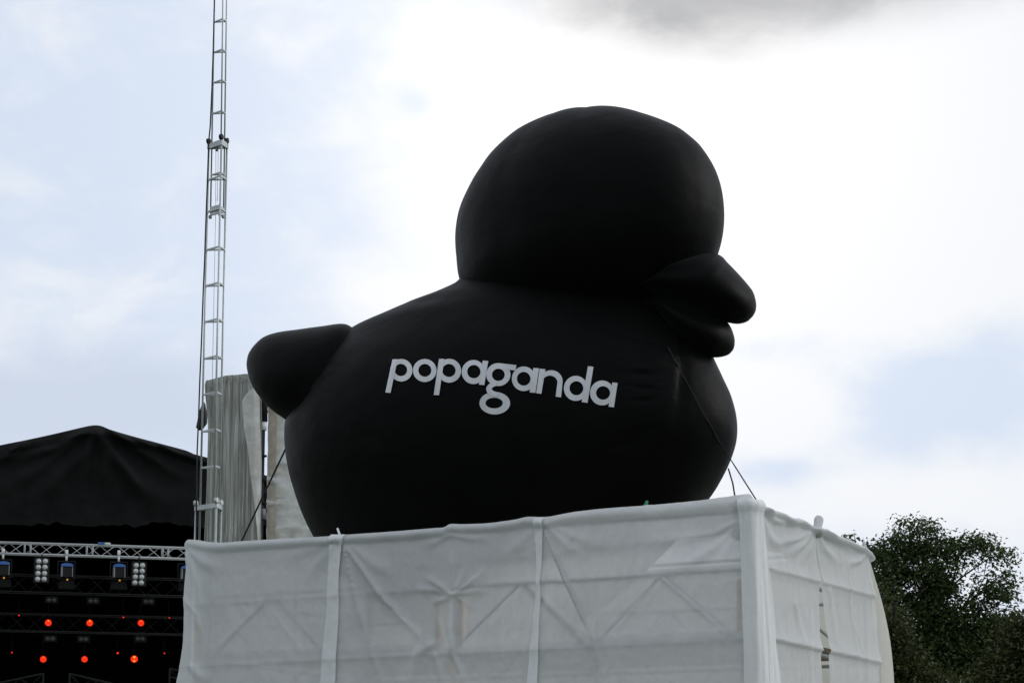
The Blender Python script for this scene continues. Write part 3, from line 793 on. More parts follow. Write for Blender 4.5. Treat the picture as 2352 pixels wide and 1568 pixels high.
def L_g(m):
    ringp(m, (1163, 289, 95, 90), (1163, 291, 50, 48), L1)
    quadp(m, (1165, 199), (1304, 215), (1175, 246), (1298, 256), L2, 12, 4)
    strokep(m, [(1150, 360), (1108, 374), (1090, 402), (1108, 432), (1160, 448)], [30, 38, 44, 44, 36], L3)
    ringp(m, (1135, 513, 120, 88), (1130, 512, 68, 42), L1)
def L_a2(m): ringp(m, (1362, 322, 93, 96), (1362, 322, 53, 54), L1); quadp(m, (1438, 237), (1482, 240), (1408, 428), (1453, 433), L2)
def L_n(m):
    quadp(m, (1487, 243), (1532, 247), (1459, 435), (1500, 440), L2)
    ringp(m, (1578, 342, 89, 87), (1567, 357, 61, 60), L1, math.pi, 2 * math.pi, 40)
    quadp(m, (1627, 347), (1667, 340), (1612, 461), (1655, 468), L3)
def L_d(m): ringp(m, (1770, 397, 93, 98), (1775, 396, 54, 55), L1); quadp(m, (1866, 223), (1909, 229), (1816, 503), (1862, 511), L2)
def L_a3(m): ringp(m, (1977, 433, 95, 97), (1984, 433, 55, 53), L1); quadp(m, (2057, 350), (2098, 355), (2027, 540), (2069, 546), L2)
for fn_ in (L_p1, L_o, L_p2, L_a1, L_g, L_a2, L_n, L_d, L_a3): letter(fn_)

# guy ropes, strap and stick
def on_duck(px, py, lift):
    d = ray(px, py).normalized(); h = bvh.ray_cast(EYE, d)
    return (h[0] - d * lift) if h[0] else PD(px, py)
rp = [on_duck(*q, 0.03) for q in ((1534, 796), (1548, 822), (1566, 856), (1592, 904), (1620, 955), (1650, 1010), (1670, 1042))]
end = PR(1745, 1166) + NR * 0.02
rp += [rp[-1].lerp(end, t) for t in (0.25, 0.5, 0.75, 1.0)]
tag(MB().path(rp, [0.0055] * 7 + [0.009] * 4, 6).build('guy_rope', M['rope'], loc=end), 'long dark rope running down across the duck chest to the near platform corner', 'rope')
a, b = PD(1672, 1078) + Vector((0, 0.5, 0)), plat(0.12, 1.6, ZTOP - 0.02)
tgt = PF(1687, 1136); a = at(1673, 1076, 34.2); b = at(1688, 1140, 33.6)
tag(MB().path([a, a.lerp(b, 0.5) + Vector((0.015, 0, -0.01)), b, b + (b - a) * 0.5], 0.011, 6).build('guy_rope', M['rope'], loc=b), 'short dark rope hanging behind the duck chest above the cloth', 'rope')
a = PD(660, 1022); b = at(553, 1246, 34.5)
tag(MB().path([a, a.lerp(b, 0.5), b, b + (b - a) * 0.3], 0.013, 6).build('guy_rope', M['rope'], loc=b), 'dark rope stretched from below the duck tail down to the left cloth edge', 'rope')
pa, pb = PF(1447, 1138) + V * 0.5, PF(1452, 1172) + V * 0.4
sm = MB().bar(pa, pb, 0.035, 0.012, up=V); sm.bar(pa, PF(1436, 1170) + V * 0.45, 0.022, 0.01, up=V)
tag(sm.build('green_strap', M['green'], smooth=False, loc=pb), 'small green strap loop sticking up behind the cloth below the duck belly', 'strap')
pa, pb = PF(766, 1211) + V * 0.1, PF(778, 1232) + V * 0.05
tag(MB().tube(pa, pb, 0.014, 8).build('pole_stub', M['white'], loc=pb), 'short pale stick poking above the cloth edge near the left seam', 'stick')

# ------------------------------------------------------------------ lattice mast
YM = 55.0
base_m = at(480, 1300, YM)
mast = thing('telescopic_mast', 'tall grey telescopic lattice mast rising left of the duck tail', 'mast', (base_m.x, YM, 0))
def rail_fn(p0, p1, Y):
    (x0, y0), (x1, y1) = p0, p1
    return lambda py: at(x0 + (x1 - x0) * (py - y0) / (y1 - y0), py, Y)
def section(rails, y_top, y_bot, rungs, r, rr, to_ground=False):
    ends = []
    for fn in rails:
        a, b = fn(y_top), fn(y_bot)
        if to_ground: b = Vector((b.x, b.y, 0))
        MB().tube(a, b, r, 10).build('rail', M['alu'], mast)
    for py in rungs:
        z = rails[1](py).z
        P3 = []
        for fn in rails:
            a, b = fn(y_top), fn(y_bot); t = (z - a.z) / (b.z - a.z); P3.append(a.lerp(b, t))
        for i, j in ((0, 1), (1, 2), (0, 2)):
            MB().bar(P3[i], P3[j], 0.028, rr * 2).build('rung', M['alu'], mast, smooth=False)
upper = [rail_fn((493, 0), (487, 311), YM + 0.10), rail_fn((512, 0), (508, 311), YM - 0.12), rail_fn((520.5, 0), (516, 311), YM + 0.06)]
middle = [rail_fn((480, 326), (461.4, 1091), YM + 0.14), rail_fn((508.6, 326), (492.5, 1091), YM - 0.2), rail_fn((521.4, 326), (504.4, 1091), YM + 0.10)]
lower = [rail_fn((450.5, 1160), (447.5, 1240), YM + 0.18), rail_fn((497, 1160), (494.5, 1240), YM - 0.27), rail_fn((508, 1160), (505.5, 1240), YM + 0.12)]
section(upper, -420, 488, [-380, -310, -240, -168, -97, -24, 44, 114, 184, 255, 396], 0.017, 0.014)
section(middle, 326, 1260, [404, 478, 566, 649, 732, 817, 900, 985, 1069], 0.022, 0.017)
section(lower, 1160, 1560, [1245, 1330, 1415, 1500], 0.024, 0.018, to_ground=True)
def collar(rails, py, h, r, mat, pulley):
    z = rails[1](py).z; P3 = []
    for fn in rails: q = fn(py); P3.append(Vector((q.x, q.y, z)))
    for i, j in ((0, 1), (1, 2), (0, 2)):
        e = (P3[j] - P3[i]).normalized() * 0.03
        MB().bar(P3[i] - e, P3[j] + e, 0.05, h).build('collar_plate', M['alu'], mast, smooth=False)
    for q in P3:
        if pulley: MB().lathe(q + Vector((-0.03, -0.02, h/2 + 0.05)), (1, -0.5, 0), [(0, 0.03), (0.005, 0.065), (0.022, 0.05), (0.038, 0.05), (0.055, 0.065), (0.06, 0.03)], 16).build('pulley', mat, mast)
collar(middle, 327, 0.12, 0, M['black'], True)
collar([lambda y, f=f: f(y) for f in lower], 1160, 0.10, 0, M['palegrey'], True)
# inner carriage at the foot of the upper section
z = upper[1](480).z; q0, q1, q2 = [Vector((fn(480).x, fn(480).y, z)) for fn in upper]
MB().bar(q0, q1, 0.03, 0.2).build('carriage_plate', M['alu'], mast, smooth=False)
MB().bar(q1, q2, 0.03, 0.12).build('carriage_plate', M['alu'], mast, smooth=False)
for q in (q0, q1, q2): MB().lathe(q + Vector((-0.02, -0.02, -0.13)), (1, -0.5, 0), [(0, 0.02), (0.005, 0.045), (0.04, 0.045), (0.045, 0.02)], 12).build('guide_wheel', M['grey'], mast)
hk = at(498, 343, YM)
MB().lathe(hk + Vector((-0.03, 0, 0)), (1, 0, 0), [(0, 0.03), (0.005, 0.05), (0.05, 0.05), (0.055, 0.03)], 12).build('hoist_block', M['grey'], mast)
MB().tube(hk, hk + Vector((0, 0, 0.17)), 0.012, 6).build('hoist_hanger', M['grey'], mast)
MB().tube(hk + Vector((-0.02, 0, 0)), at(495.5, 462, YM), 0.005, 5).build('hoist_wire', M['grey'], mast)
MB().tube(hk + Vector((0.03, 0, 0)), at(499.5, 462, YM), 0.005, 5).build('hoist_wire', M['grey'], mast)
MB().tube(at(496, 455, YM), at(487.5, 880, YM), 0.005, 5).build('hoist_wire', M['grey'], mast)
cpts = [(493.5, -200), (492.5, 0), (490, 110), (487, 200), (483, 290), (479.5, 325), (477, 400), (474, 480), (471.5, 550), (470, 600), (467, 665), (463, 780), (459, 872), (456, 963), (453, 1032), (452, 1100), (451, 1180), (450, 1300)]
tag(MB().path([at(x, y, YM - 0.1) for x, y in cpts], 0.017, 6).build('hanging_cable', M['cable'], loc=at(450, 1300, YM - 0.1)), 'thick black cable hanging down the left side of the lattice mast', 'cable')
bgp = [(467, 921), (458, 942), (450, 981), (455, 986), (463, 985), (474, 970), (475, 948), (470, 925)]
fr = [at(x, y, YM + 0.25) for x, y in bgp]; bk = [p + Vector((0, 0.14, 0)) for p in fr]; k = len(fr)
md = [p.lerp(sum(fr, Vector()) / k, 0.25) + Vector((0, -0.05, 0)) for p in fr]
tv = fr + bk + md
tf = [(i, (i+1) % k, k + (i+1) % k, k + i) for i in range(k)] + [(2*k + i, 2*k + (i+1) % k, (i+1) % k, i) for i in range(k)] + [tuple(2*k + i for i in range(k))[::-1], tuple(k + i for i in range(k))]
tag(obj('hanging_tarpaulin', tv, tf, M['cable'], loc=fr[3]), 'folded black tarpaulin flap hanging beside the lattice mast', 'tarpaulin')

# ------------------------------------------------------------------ canvas-covered tower behind the mast
YT = 58.5
def hang(name, top, left, right, bot, Y, disp, mat, label, cols=180, rows=90, mtag=None):
    vv = []; ff = []
    for j in range(rows + 1):
        for i in range(cols + 1):
            a = i / cols; t = j / rows
            pxg = left[0][1] + (right[0][1] - left[0][1]) * a
            tp = spline(top, pxg); py = tp + (bot - tp) * t
            px = spline(left, py) + (spline(right, py) - spline(left, py)) * a
            p = at(px, py, Y); vv.append(p + Vector((0, -disp(px, py, py - tp), 0)))
    for j in range(rows):
        for i in range(cols): k = j*(cols+1) + i; ff.append((k, k+1, k + cols + 2, k + cols + 1))
    o = obj(name, vv, ff, M[mat], loc=(vv[-1].x, Y, vv[-1].z))
    return tag(o, label, 'canvas')
def pleat(px, py, d):
    return 0.022 * noise.noise((px * 0.23 + 0.8 * noise.noise((py * 0.004, px * 0.01, 2)), py * 0.003, 5)) + 0.022 * noise.noise((px * 0.75, py * 0.008, 9)) + (0.05 * math.sin(math.pi * d / 16) if d < 16 else 0) \
           + 0.05 * noise.noise((px * 0.03, py * 0.01, 1))
hang('tower_canvas', [(468, 882), (474, 874), (480, 873), (514, 863.5), (545, 860), (574, 857), (640, 850)], [(874, 473), (890, 470.6), (967, 477), (1031, 477), (1122, 474), (1238, 469.5), (1700, 462)],
     [(860, 600), (1000, 602), (1238, 600), (1700, 596)], 1700, YT, pleat, 'streaky', 'streaky grey weathered canvas hanging in pleats behind the lattice mast')
def curl(px, py, d): return 0.14 + 0.10 * math.sin(max(0, min(1, (px - 556) / 46)) * math.pi) + 0.02 * noise.noise((px * 0.1, py * 0.01, 4)) + 0.01 * noise.noise((px * 0.4, py * 0.02, 6))
hang('tower_canvas', [(556, 930), (566, 912), (580, 898), (592, 893), (597, 895)], [(900, 560), (926, 558), (990, 563), (1041, 572), (1100, 578), (1146, 585), (1228, 593), (1300, 596), (1700, 600)],
     [(893, 597), (1000, 600), (1068, 602), (1238, 599.5), (1700, 608)], 1700, YT, curl, 'canvas', 'curled pale canvas flap beside the dark pole, under the duck tail', cols=36)
def wrinkly(px, py, d): return 0.14 * noise.noise((px * 0.02, py * 0.04, 4)) + 0.24 * abs(noise.noise((px * 0.015 + py * 0.01, py * 0.035, 7))) + 0.012 * noise.noise((px * 0.06, py * 0.12, 9))
hang('tower_canvas', [(612, 880), (800, 860)], [(880, 617), (1238, 612), (1700, 606)], [(860, 760), (1238, 760), (1700, 760)], 1700, YT + 0.4, wrinkly, 'canvas', 'wrinkled pale canvas panel between the dark pole and the duck')
hv_ = [at(x, y, YT + 0.28) for y in range(880, 1701, 20) for x in (619 - (y-880)*0.0135, 637 - (y-880)*0.0135)]
k = len(hv_) // 2
ho = obj('hem', hv_, [(2*i, 2*i+1, 2*i+3, 2*i+2) for i in range(k - 1)], M['creamtape'], bpy.data.objects['tower_canvas.002'])
tw = thing('canvas_tower', 'dark steel pole tower carrying the weathered canvas, under the duck tail', 'tower', (at(605, 1200, YT + 0.2).x, YT + 0.2, 0))
pt = at(606.5, 840, YT + 0.1); pbm = at(604, 1240, YT + 0.1)
MB().tube(Vector((pbm.x - 0.05, pbm.y, 0)), pt, 0.052, 12).build('pole', M['black'], tw)
MB().tube(at(606, 880, YT + 0.1), at(605.7, 968, YT + 0.1), 0.088, 14).build('pole_sleeve', M['black'], tw)
MB().tube(at(605.7, 969, YT + 0.1), at(605.5, 988, YT + 0.1), 0.07, 14).build('white_band', M['white'], tw)
MB().tube(at(605, 1168, YT + 0.1), at(604.7, 1192, YT + 0.1), 0.056, 14).build('grey_band', M['grey'], tw)
for y in (1047, 1102, 1155): MB().tube(at(605.5, y - 2, YT + 0.1), at(605.5, y + 2, YT + 0.1), 0.075, 12).build('coupler', M['black'], tw)
for zz in (3, 6, 8, 12.0):
    for yy in (0.35, 1.9): MB().tube((at(476, 1200, YT).x, YT + yy, zz), (at(755, 1200, YT).x, YT + yy, zz), 0.03, 8).build('crossbar', M['black'], tw)
for xx in (482, 750):
    for yy in (0.4, 1.9): MB().tube((at(xx, 1200, YT).x, YT + yy, 0), (at(xx, 1200, YT).x, YT + yy, 12.05), 0.03, 8).build('post', M['black'], tw)

# ------------------------------------------------------------------ stage
SY = R(15); SD = Vector((math.cos(SY), math.sin(SY), 0)); SNB = Vector((-math.sin(SY), math.cos(SY), 0))   # along, back
S0 = at(0, 1243, 80.0)
def PS(px, py, off=0.0): return on_plane(px, py, S0 + SNB * off, SNB)
def SP(a, b, z): p = S0 + SD * a + SNB * b; return Vector((p.x, p.y, z))
pk = PS(216, 977); pk_a = (pk - S0).dot(SD)
HALF = 9.0
stage = thing('festival_stage', 'black festival stage with a gabled cloth roof at the left', 'stage', SP(pk_a, 5, 0))
def roof_py(px):
    return spline([(-520, 1140), (-250, 1078), (0, 1022), (60, 1010), (120, 997), (180, 983), (205, 977.5), (220, 976), (234, 978), (250, 985), (300, 1000), (360, 1016), (430, 1035), (445, 1042), (475, 1050), (620, 1094), (900, 1180)], px)
dv = []; df = []; NCx, NRy = 190, 60
SF = [([(218, 985), (190, 1040), (120, 1110), (40, 1180)], 22, 0.10, False), ([(222, 985), (260, 1050), (320, 1110), (420, 1180)], 22, 0.10, False), ([(215, 990), (200, 1060), (180, 1150)], 18, 0.08, False),
      ([(225, 990), (240, 1060), (262, 1160)], 18, 0.08, False), ([(250, 990), (340, 1045), (460, 1120)], 16, 0.09, False), ([(60, 1012), (20, 1045), (-60, 1070)], 14, 0.10, False), ([(200, 990), (120, 1030), (10, 1060)], 14, 0.10, False),
      ([(210, 985), (100, 1070), (-60, 1160)], 18, 0.07, False), ([(240, 1000), (300, 1090), (360, 1190)], 16, 0.07, False), ([(300, 1002), (350, 1022), (395, 1030)], 9, 0.08, False), ([(250, 987), (300, 1012), (345, 1022)], 8, 0.09, False), ([(365, 1020), (410, 1042), (480, 1060)], 9, 0.08, False)]
for j in range(NRy + 1):
    for i in range(NCx + 1):
        px = -520 + (900 + 520) * i / NCx; tp = roof_py(px); t = j / NRy; py = tp + (1205 + 14 * noise.noise((px * 0.012, 3, 1)) + 6 * noise.noise((px * 0.05, 8, 1)) - tp) * t if px < 700 else tp + 40 * t
        o_ = 0.0
        d_ = py - tp
        o_ += 0.09 * math.sin(math.pi * min(1, d_ / 22)) if d_ < 22 else -0.03
        for fo in SF: o_ += 2.2 * seg_ridge(px, py, fo)
        o_ += 0.05 * noise.noise((px * 0.02, py * 0.01, 2)) + 0.02 * noise.noise((px * 0.06, py * 0.04, 5))
        dv.append(PS(px, py, -0.25 - o_))
for j in range(NRy):
    for i in range(NCx): k = j*(NCx+1) + i; df.append((k, k+1, k + NCx + 2, k + NCx + 1))
obj('front_drape', dv, df, M['stagecloth'], stage)
# roof skin running back from the gable
rv = []; rf = []
for j in range(2):
    for i in range(NCx + 1):
        px = -520 + (900 + 520) * i / NCx; p = PS(px, roof_py(px), -0.22); rv.append(p + SNB * (12.5 * j) + Vector((0, 0, -0.01)))
for i in range(NCx): rf.append((i, i + 1, NCx + 2 + i, NCx + 1 + i))
obj('roof_skin', rv, rf, M['stagecloth'], stage)
zc = PS(216, 1205).z
aL, aR = (PS(-520, 1200) - S0).dot(SD), (PS(900, 1200) - S0).dot(SD)
def panel(name, p, mat='void'): obj(name, p, [(0, 1, 2, 3)], M[mat], stage, smooth=False)
panel('back_drape', [SP(aL, 12, 0), SP(aR, 12, 0), SP(aR, 12, 13), SP(aL, 12, 13)])
panel('side_drape', [SP(aL, -0.1, 0), SP(aL, 12, 0), SP(aL, 12, 12), SP(aL, -0.1, 12)])
panel('side_drape', [SP(aR, -0.1, 0), SP(aR, 12, 0), SP(aR, 12, 12), SP(aR, -0.1, 12)])
panel('ceiling_drape', [SP(aL, -0.1, zc + 0.35), SP(aR, -0.1, zc + 0.35), SP(aR, 12, zc + 0.35), SP(aL, 12, zc + 0.35)])
MB().box(SP((aL + aR)/2, 6, 0.75), SD * ((aR - aL)/2 - 0.1), SNB * 5.9, (0, 0, 0.75)).build('stage_floor', M['void'], stage, smooth=False)
for a in (aL + 0.15, aR - 0.15):
    for b in (0.1, 11.8): MB().box(SP(a, b, 6), SD * 0.15, SNB * 0.15, (0, 0, 6)).build('roof_tower', M['black'], stage, smooth=False)

def box_truss(name, label, a0, a1, off, zt, zb, depth, mat, rc, rb, pitch, joints=(), fnp=None, posts=True):
    """four-chord truss; a0..a1 along the stage"""
    t = thing(name, label, 'truss', SP((a0 + a1)/2, off, zb))
    P = fnp or (lambda a, b, z: SP(a, b, z))
    for b in (off, off + depth):
        for z in (zt, zb): MB().tube(P(a0, b, z), P(a1, b, z), rc, 8).build('chord', M[mat], t)
        x = a0; up = b == off
        cells = int((a1 - a0) / pitch)
        for i in range(cells):
            x0, xm, x1 = a0 + i * pitch, a0 + (i + 0.5) * pitch, a0 + (i + 1) * pitch
            sh = 0 if b == off else pitch * 0.5
            MB().tube(P(x0 + sh, b, zb), P(xm + sh - 0.02, b, zt), rb, 6).build('brace', M[mat], t)
            if xm + sh + 0.02 < a1: MB().tube(P(xm + sh + 0.02, b, zt), P(min(x1 + sh - 0.02, a1), b, zb), rb, 6).build('brace', M[mat], t)
        for jx in joints:
            MB().tube(P(jx - 0.09, b, zb), P(jx - 0.09, b, zt), rb * 1.5, 6).build('end_post', M[mat], t)
            MB().tube(P(jx + 0.09, b, zb), P(jx + 0.09, b, zt), rb * 1.5, 6).build('end_post', M[mat], t)
    return t
def aS(px, py=1250, off=0.0): return (PS(px, py, off) - S0).dot(SD)
zt1, zb1 = PS(0, 1243.5).z, PS(0, 1269).z
ft = box_truss('lighting_truss', 'bright aluminium lighting truss across the front of the black stage', aS(-120), aS(560), 0.05, zt1, zb1, 0.32, 'trussalu', 0.028, 0.012, 0.93, joints=(aS(65), aS(208), aS(382)))
cp = PS(232, 1247.3, 0.05)
MB().box(cp, SD * 0.10, SNB * 0.06, (0, 0, 0.035)).build('blue_connector', M['bluelid'], ft, smooth=False)
MB().box(cp + SD * 0.2, SD * 0.09, SNB * 0.05, (0, 0, 0.028)).build('white_connector', M['white'], ft, smooth=False)
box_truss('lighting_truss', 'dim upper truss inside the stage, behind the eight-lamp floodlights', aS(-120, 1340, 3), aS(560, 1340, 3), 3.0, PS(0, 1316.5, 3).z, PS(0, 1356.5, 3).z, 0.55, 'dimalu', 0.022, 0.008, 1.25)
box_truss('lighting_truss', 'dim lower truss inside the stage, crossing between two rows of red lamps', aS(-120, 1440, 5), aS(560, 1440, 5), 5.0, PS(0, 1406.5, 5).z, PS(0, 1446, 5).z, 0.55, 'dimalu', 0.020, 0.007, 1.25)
# sloping trusses at the bottom edge of the picture
def slope_truss(label, p0, p1, off, hpx):
    A, B_ = PS(*p0, off), PS(*p1, off); t = thing('sloping_truss', label, 'truss', A)
    h = Vector((0, 0, -hpx * 80 / FPX)); L = 8
    for d in (0, 0.3):
        o_ = SNB * d
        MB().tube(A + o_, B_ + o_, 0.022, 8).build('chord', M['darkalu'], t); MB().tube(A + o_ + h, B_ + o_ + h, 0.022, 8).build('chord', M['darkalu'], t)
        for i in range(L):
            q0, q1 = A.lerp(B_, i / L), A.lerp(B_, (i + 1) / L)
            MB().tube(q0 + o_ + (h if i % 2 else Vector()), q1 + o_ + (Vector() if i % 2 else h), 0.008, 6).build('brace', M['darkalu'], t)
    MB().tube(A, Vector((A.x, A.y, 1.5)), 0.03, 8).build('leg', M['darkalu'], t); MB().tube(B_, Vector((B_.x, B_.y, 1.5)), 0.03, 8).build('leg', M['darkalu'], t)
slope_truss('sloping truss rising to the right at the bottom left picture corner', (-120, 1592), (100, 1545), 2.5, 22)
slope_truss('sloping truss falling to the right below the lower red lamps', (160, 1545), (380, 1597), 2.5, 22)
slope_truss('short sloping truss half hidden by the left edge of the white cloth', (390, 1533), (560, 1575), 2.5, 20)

def c2p(x, y): return x / 2.4155, 918.75 + y / 2.4155     # enlargement of the stage to picture pixels
FWD = -SNB
def floodlight(label, cols, rows, zs):
    t = thing('blinder_light', label, 'floodlight', PS(*c2p(sum(cols)/2, rows[-1] + 20), -0.15), group='eight-lamp floodlights on the stage')
    c = PS(*c2p(sum(cols)/2, sum(rows)/4), -0.05); hh = abs(PS(*c2p(cols[0], rows[0])).z - PS(*c2p(cols[0], rows[-1])).z) / 2 + 0.11
    MB().box(c, SD * 0.23, SNB * 0.09, (0, 0, hh)).build('housing', M['black'], t, smooth=False)
    MB().tube(c + Vector((0, 0, hh)), Vector((c.x, c.y, zb1)), 0.02, 8).build('hanger', M['black'], t)
    for i, x in enumerate(cols):
        for j, y in enumerate(rows):
            sk = (rows[-1] - y) / (rows[-1] - rows[0]) * 7 - 3.5
            p = PS(*c2p(x + sk, y), -0.15)
            l = MB().lathe(p, FWD + Vector((0, 0, -0.25)), [(-0.02, 0.088), (0.01, 0.088), (0.012, 0.074)], 20).build('lamp_bezel', M['grey'], t)
            MB().lathe(p, FWD + Vector((0, 0, -0.25)), [(0.0, 0.076), (0.02, 0.074), (0.045, 0.055), (0.057, 0.025), (0.06, 0.004)], 20).build('lens', M['lens'], l)
floodlight('left floodlight with eight round lamps in two columns, hung from the bright truss', (212, 248), (893, 926, 960, 992), 0)
floodlight('right floodlight with eight round lamps in two columns, nearest the white cloth', (752, 787), (916, 947, 980, 1012), 0)
def scanner(label, x, dy):
    px, py = c2p(x, 905 + dy)
    t = thing('stage_spotlight', label, 'spotlight', PS(px, py + 45, -0.05), group='blue-topped spotlights on the front truss')
    p = PS(px, 1262 + dy * 0.3, 0.02); q = PS(px - 0.5, py - 6, 0.02)
    MB().tube(p, p.lerp(q, 0.5), 0.05, 10).build('clamp', M['white'], t); MB().tube(p.lerp(q, 0.5), q, 0.034, 10).build('clamp_bolt', M['white'], t)
    c = PS(px, py + 17, 0.0); w = 0.17
    yk = MB(); top = PS(px, py - 5, 0)
    yk.bar(top - SD * 0.26, top + SD * 0.26, 0.05, 0.03)
    for s in (-1, 1): yk.bar(top + SD * 0.26 * s, Vector((top.x, top.y, c.z)) + SD * 0.26 * s + Vector((0, 0, -0.25)), 0.05, 0.025, up=SD)
    yk.bar(Vector((top.x, top.y, c.z - 0.25)) - SD * 0.26, Vector((top.x, top.y, c.z - 0.25)) + SD * 0.26, 0.05, 0.03)
    yk.build('yoke', M['black'], t, smooth=False)
    MB().box(c, SD * w, SNB * 0.16, (0, 0, 0.20)).build('housing', M['black'], t, smooth=False)
    lidc = PS(px, py + 4.5, -0.02); n_ = 12; prof = []
    for i in range(n_ + 1):
        a = math.pi * i / n_; prof.append((math.cos(a) * (w + 0.01), 0.10 * math.sin(a) ** 0.5))
    vv = [lidc + SD * x + SNB * yy + Vector((0, 0, z_ - 0.04)) for yy in (-0.17, 0.17) for x, z_ in prof]; k = n_ + 1
    ff = [(i, i + 1, k + i + 1, k + i) for i in range(n_)] + [tuple(range(k))[::-1], tuple(range(k, 2*k)), (0, k, 2*k - 1, n_)]
    obj('lid', vv, ff, M['bluelid'], t, smooth=False)
    MB().box(c - SD * (w - 0.01) + FWD * 0.012, SD * 0.022, SNB * 0.16, (0, 0, 0.19)).build('side_trim', M['grey'], t, smooth=False)
    MB().box(c + SD * (w - 0.005) + FWD * 0.012, SD * 0.012, SNB * 0.16, (0, 0, 0.19)).build('side_trim', M['grey'], t, smooth=False)
    MB().lathe(PS(px + 1.5, py + 37, -0.15), FWD, [(0, 0.03), (0.02, 0.03), (0.03, 0.012)], 12).build('indicator_lamp', M['amber'], t)
    b = PS(px - 1, py + 50, 0.05)
    vv = []
    for yy in (-0.15, 0.15):
        for x, z_ in ((-0.26, -0.12), (0.26, -0.12), (0.22, 0.12), (-0.22, 0.12)): vv.append(b + SD * x + SNB * yy + Vector((0, 0, z_)))
    obj('mirror_head', vv, [(0, 1, 2, 3), (7, 6, 5, 4), (0, 4, 5, 1), (1, 5, 6, 2), (2, 6, 7, 3), (3, 7, 4, 0)], M['stagecloth'], t, smooth=False)
    MB().tube(b + Vector((0, 0, 0.1)), c + Vector((0, 0, -0.18)), 0.06, 10).build('neck', M['black'], t)
scanner('blue-topped spotlight cut by the left picture edge, under the bright truss', 18, -10)
scanner('blue-topped spotlight hanging right of the left eight-lamp floodlight', 370, 0)
scanner('blue-topped spotlight hanging left of the right eight-lamp floodlight', 660, 4)
scanner('blue-topped spotlight half hidden behind the left edge of the white cloth', 1035, 14)
def twin(label, x0, x1, y, off, zc_):
    px, py = c2p((x0 + x1) / 2, y); t = thing('twin_lamp', label, 'stage lamp', PS(px, py + 6, off), group='dark twin lamps inside the stage')
    c = PS(px, py, off + 0.1)
    MB().box(c, SD * 0.21, SNB * 0.08, (0, 0, 0.11)).build('housing', M['black'], t, smooth=False)
    MB().tube(c + Vector((0, 0, 0.1)), Vector((c.x, c.y, zc_)), 0.012, 6).build('hanger', M['black'], t)
    for x in (x0, x1):
        p = PS(*c2p(x, y), off)
        b = MB().lathe(p, FWD, [(0, 0.085), (0.02, 0.085), (0.02, 0.072), (0.0, 0.07)], 20).build('lamp_rim', M['dimalu'], t)
        MB().lathe(p, FWD, [(-0.005, 0.07), (0.004, 0.06), (0.012, 0.03), (0.014, 0.004)], 16).build('lens', M['dimlens'], b)
z2, z3 = PS(0, 1356.5, 3).z, PS(0, 1446, 5).z
for (x0, x1, y, off, z_, lb) in ((272, 301, 1107, 3.2, z2, 'leftmost unlit twin lamp of the upper row, below the left floodlight'), (503, 530, 1111, 3.2, z2, 'middle unlit twin lamp of the upper row'),
                                (810, 838, 1115, 3.2, z2, 'rightmost unlit twin lamp of the upper row, below the right floodlight'), (265, 293, 1321, 5.2, z3, 'leftmost unlit twin lamp of the lower row'),
                                (450, 476, 1323, 5.2, z3, 'middle unlit twin lamp of the lower row'), (765, 791, 1322, 5.2, z3, 'rightmost unlit twin lamp of the lower row')):
    twin(lb, x0, x1, y, off, z_)
def redlamp(label, x, y, r, off, hot, zc_):
    px, py = c2p(x, y); p = PS(px, py, off); rad = r / 2.4155 * (80 + off) / FPX
    t = thing('red_stage_lamp', label, 'stage lamp', p + Vector((0, 0, -rad)), group='red stage lamps')
    MB().lathe(p + SNB * 0.3, FWD, [(0, rad * 0.6), (0.12, rad * 1.05), (0.30, rad * 1.1)], 20).build('lamp_can', M['black'], t)
    ln = MB().lathe(p, FWD, [(-0.005, rad), (0.01, rad * 0.97), (0.02, rad * 0.6), (0.024, 0.002)], 24).build('lens', M['red'], t)
    MB().tube(p + SNB * 0.2, Vector((p.x, p.y, zc_)) + SNB * 0.2, 0.012, 6).build('hanger', M['black'], t)
    if hot:
        MB().lathe(p + Vector((0, 0, rad * 0.52)) + FWD * 0.016, FWD, [(0, rad * 0.28 * hot), (0.012, rad * 0.2 * hot), (0.018, 0.002)], 12).build('filament', M['redhot'], ln)
        if hot > 1: MB().lathe(p + Vector((0, 0, -rad * 0.5)) + FWD * 0.016, FWD, [(0, rad * 0.3), (0.012, rad * 0.15), (0.018, 0.002)], 12).build('filament', M['redhot'], ln)
for (x, y, r, off, hot, lb) in ((268, 1233, 18.5, 4.0, 0.8, 'leftmost large glowing red lamp of the upper row'), (498, 1234, 18.5, 4.0, 1.0, 'middle large glowing red lamp of the upper row'), (782, 1234, 18, 4.0, 0.5, 'rightmost large glowing red lamp of the upper row'),
                               (240, 1435, 18, 6.0, 0.5, 'leftmost large glowing red lamp of the lower row'), (469, 1435, 17.5, 6.0, 0.4, 'middle large glowing red lamp of the lower row'), (745, 1434, 20, 6.0, 1.1, 'brightest red-orange lamp, rightmost of the lower row'),
                               (106, 1192, 4.2, 4.0, 0, 'tiny red lamp left of the upper red row'), (685, 1203, 4.5, 4.0, 0, 'tiny red lamp between the middle and right lamps of the upper red row'), (939, 1206, 4.0, 4.0, 0, 'tiny red lamp of the upper row beside the white cloth'),
                               (66, 1398, 4.0, 6.0, 0, 'tiny red lamp left of the lower red row'), (653, 1401, 6.0, 6.0, 0, 'small orange-red lamp just left of the brightest lamp'), (912, 1402, 4.0, 6.0, 0, 'tiny red lamp of the lower row beside the white cloth')):
    redlamp(lb, x, y, r, off, hot, z2 if off < 5 else z3)

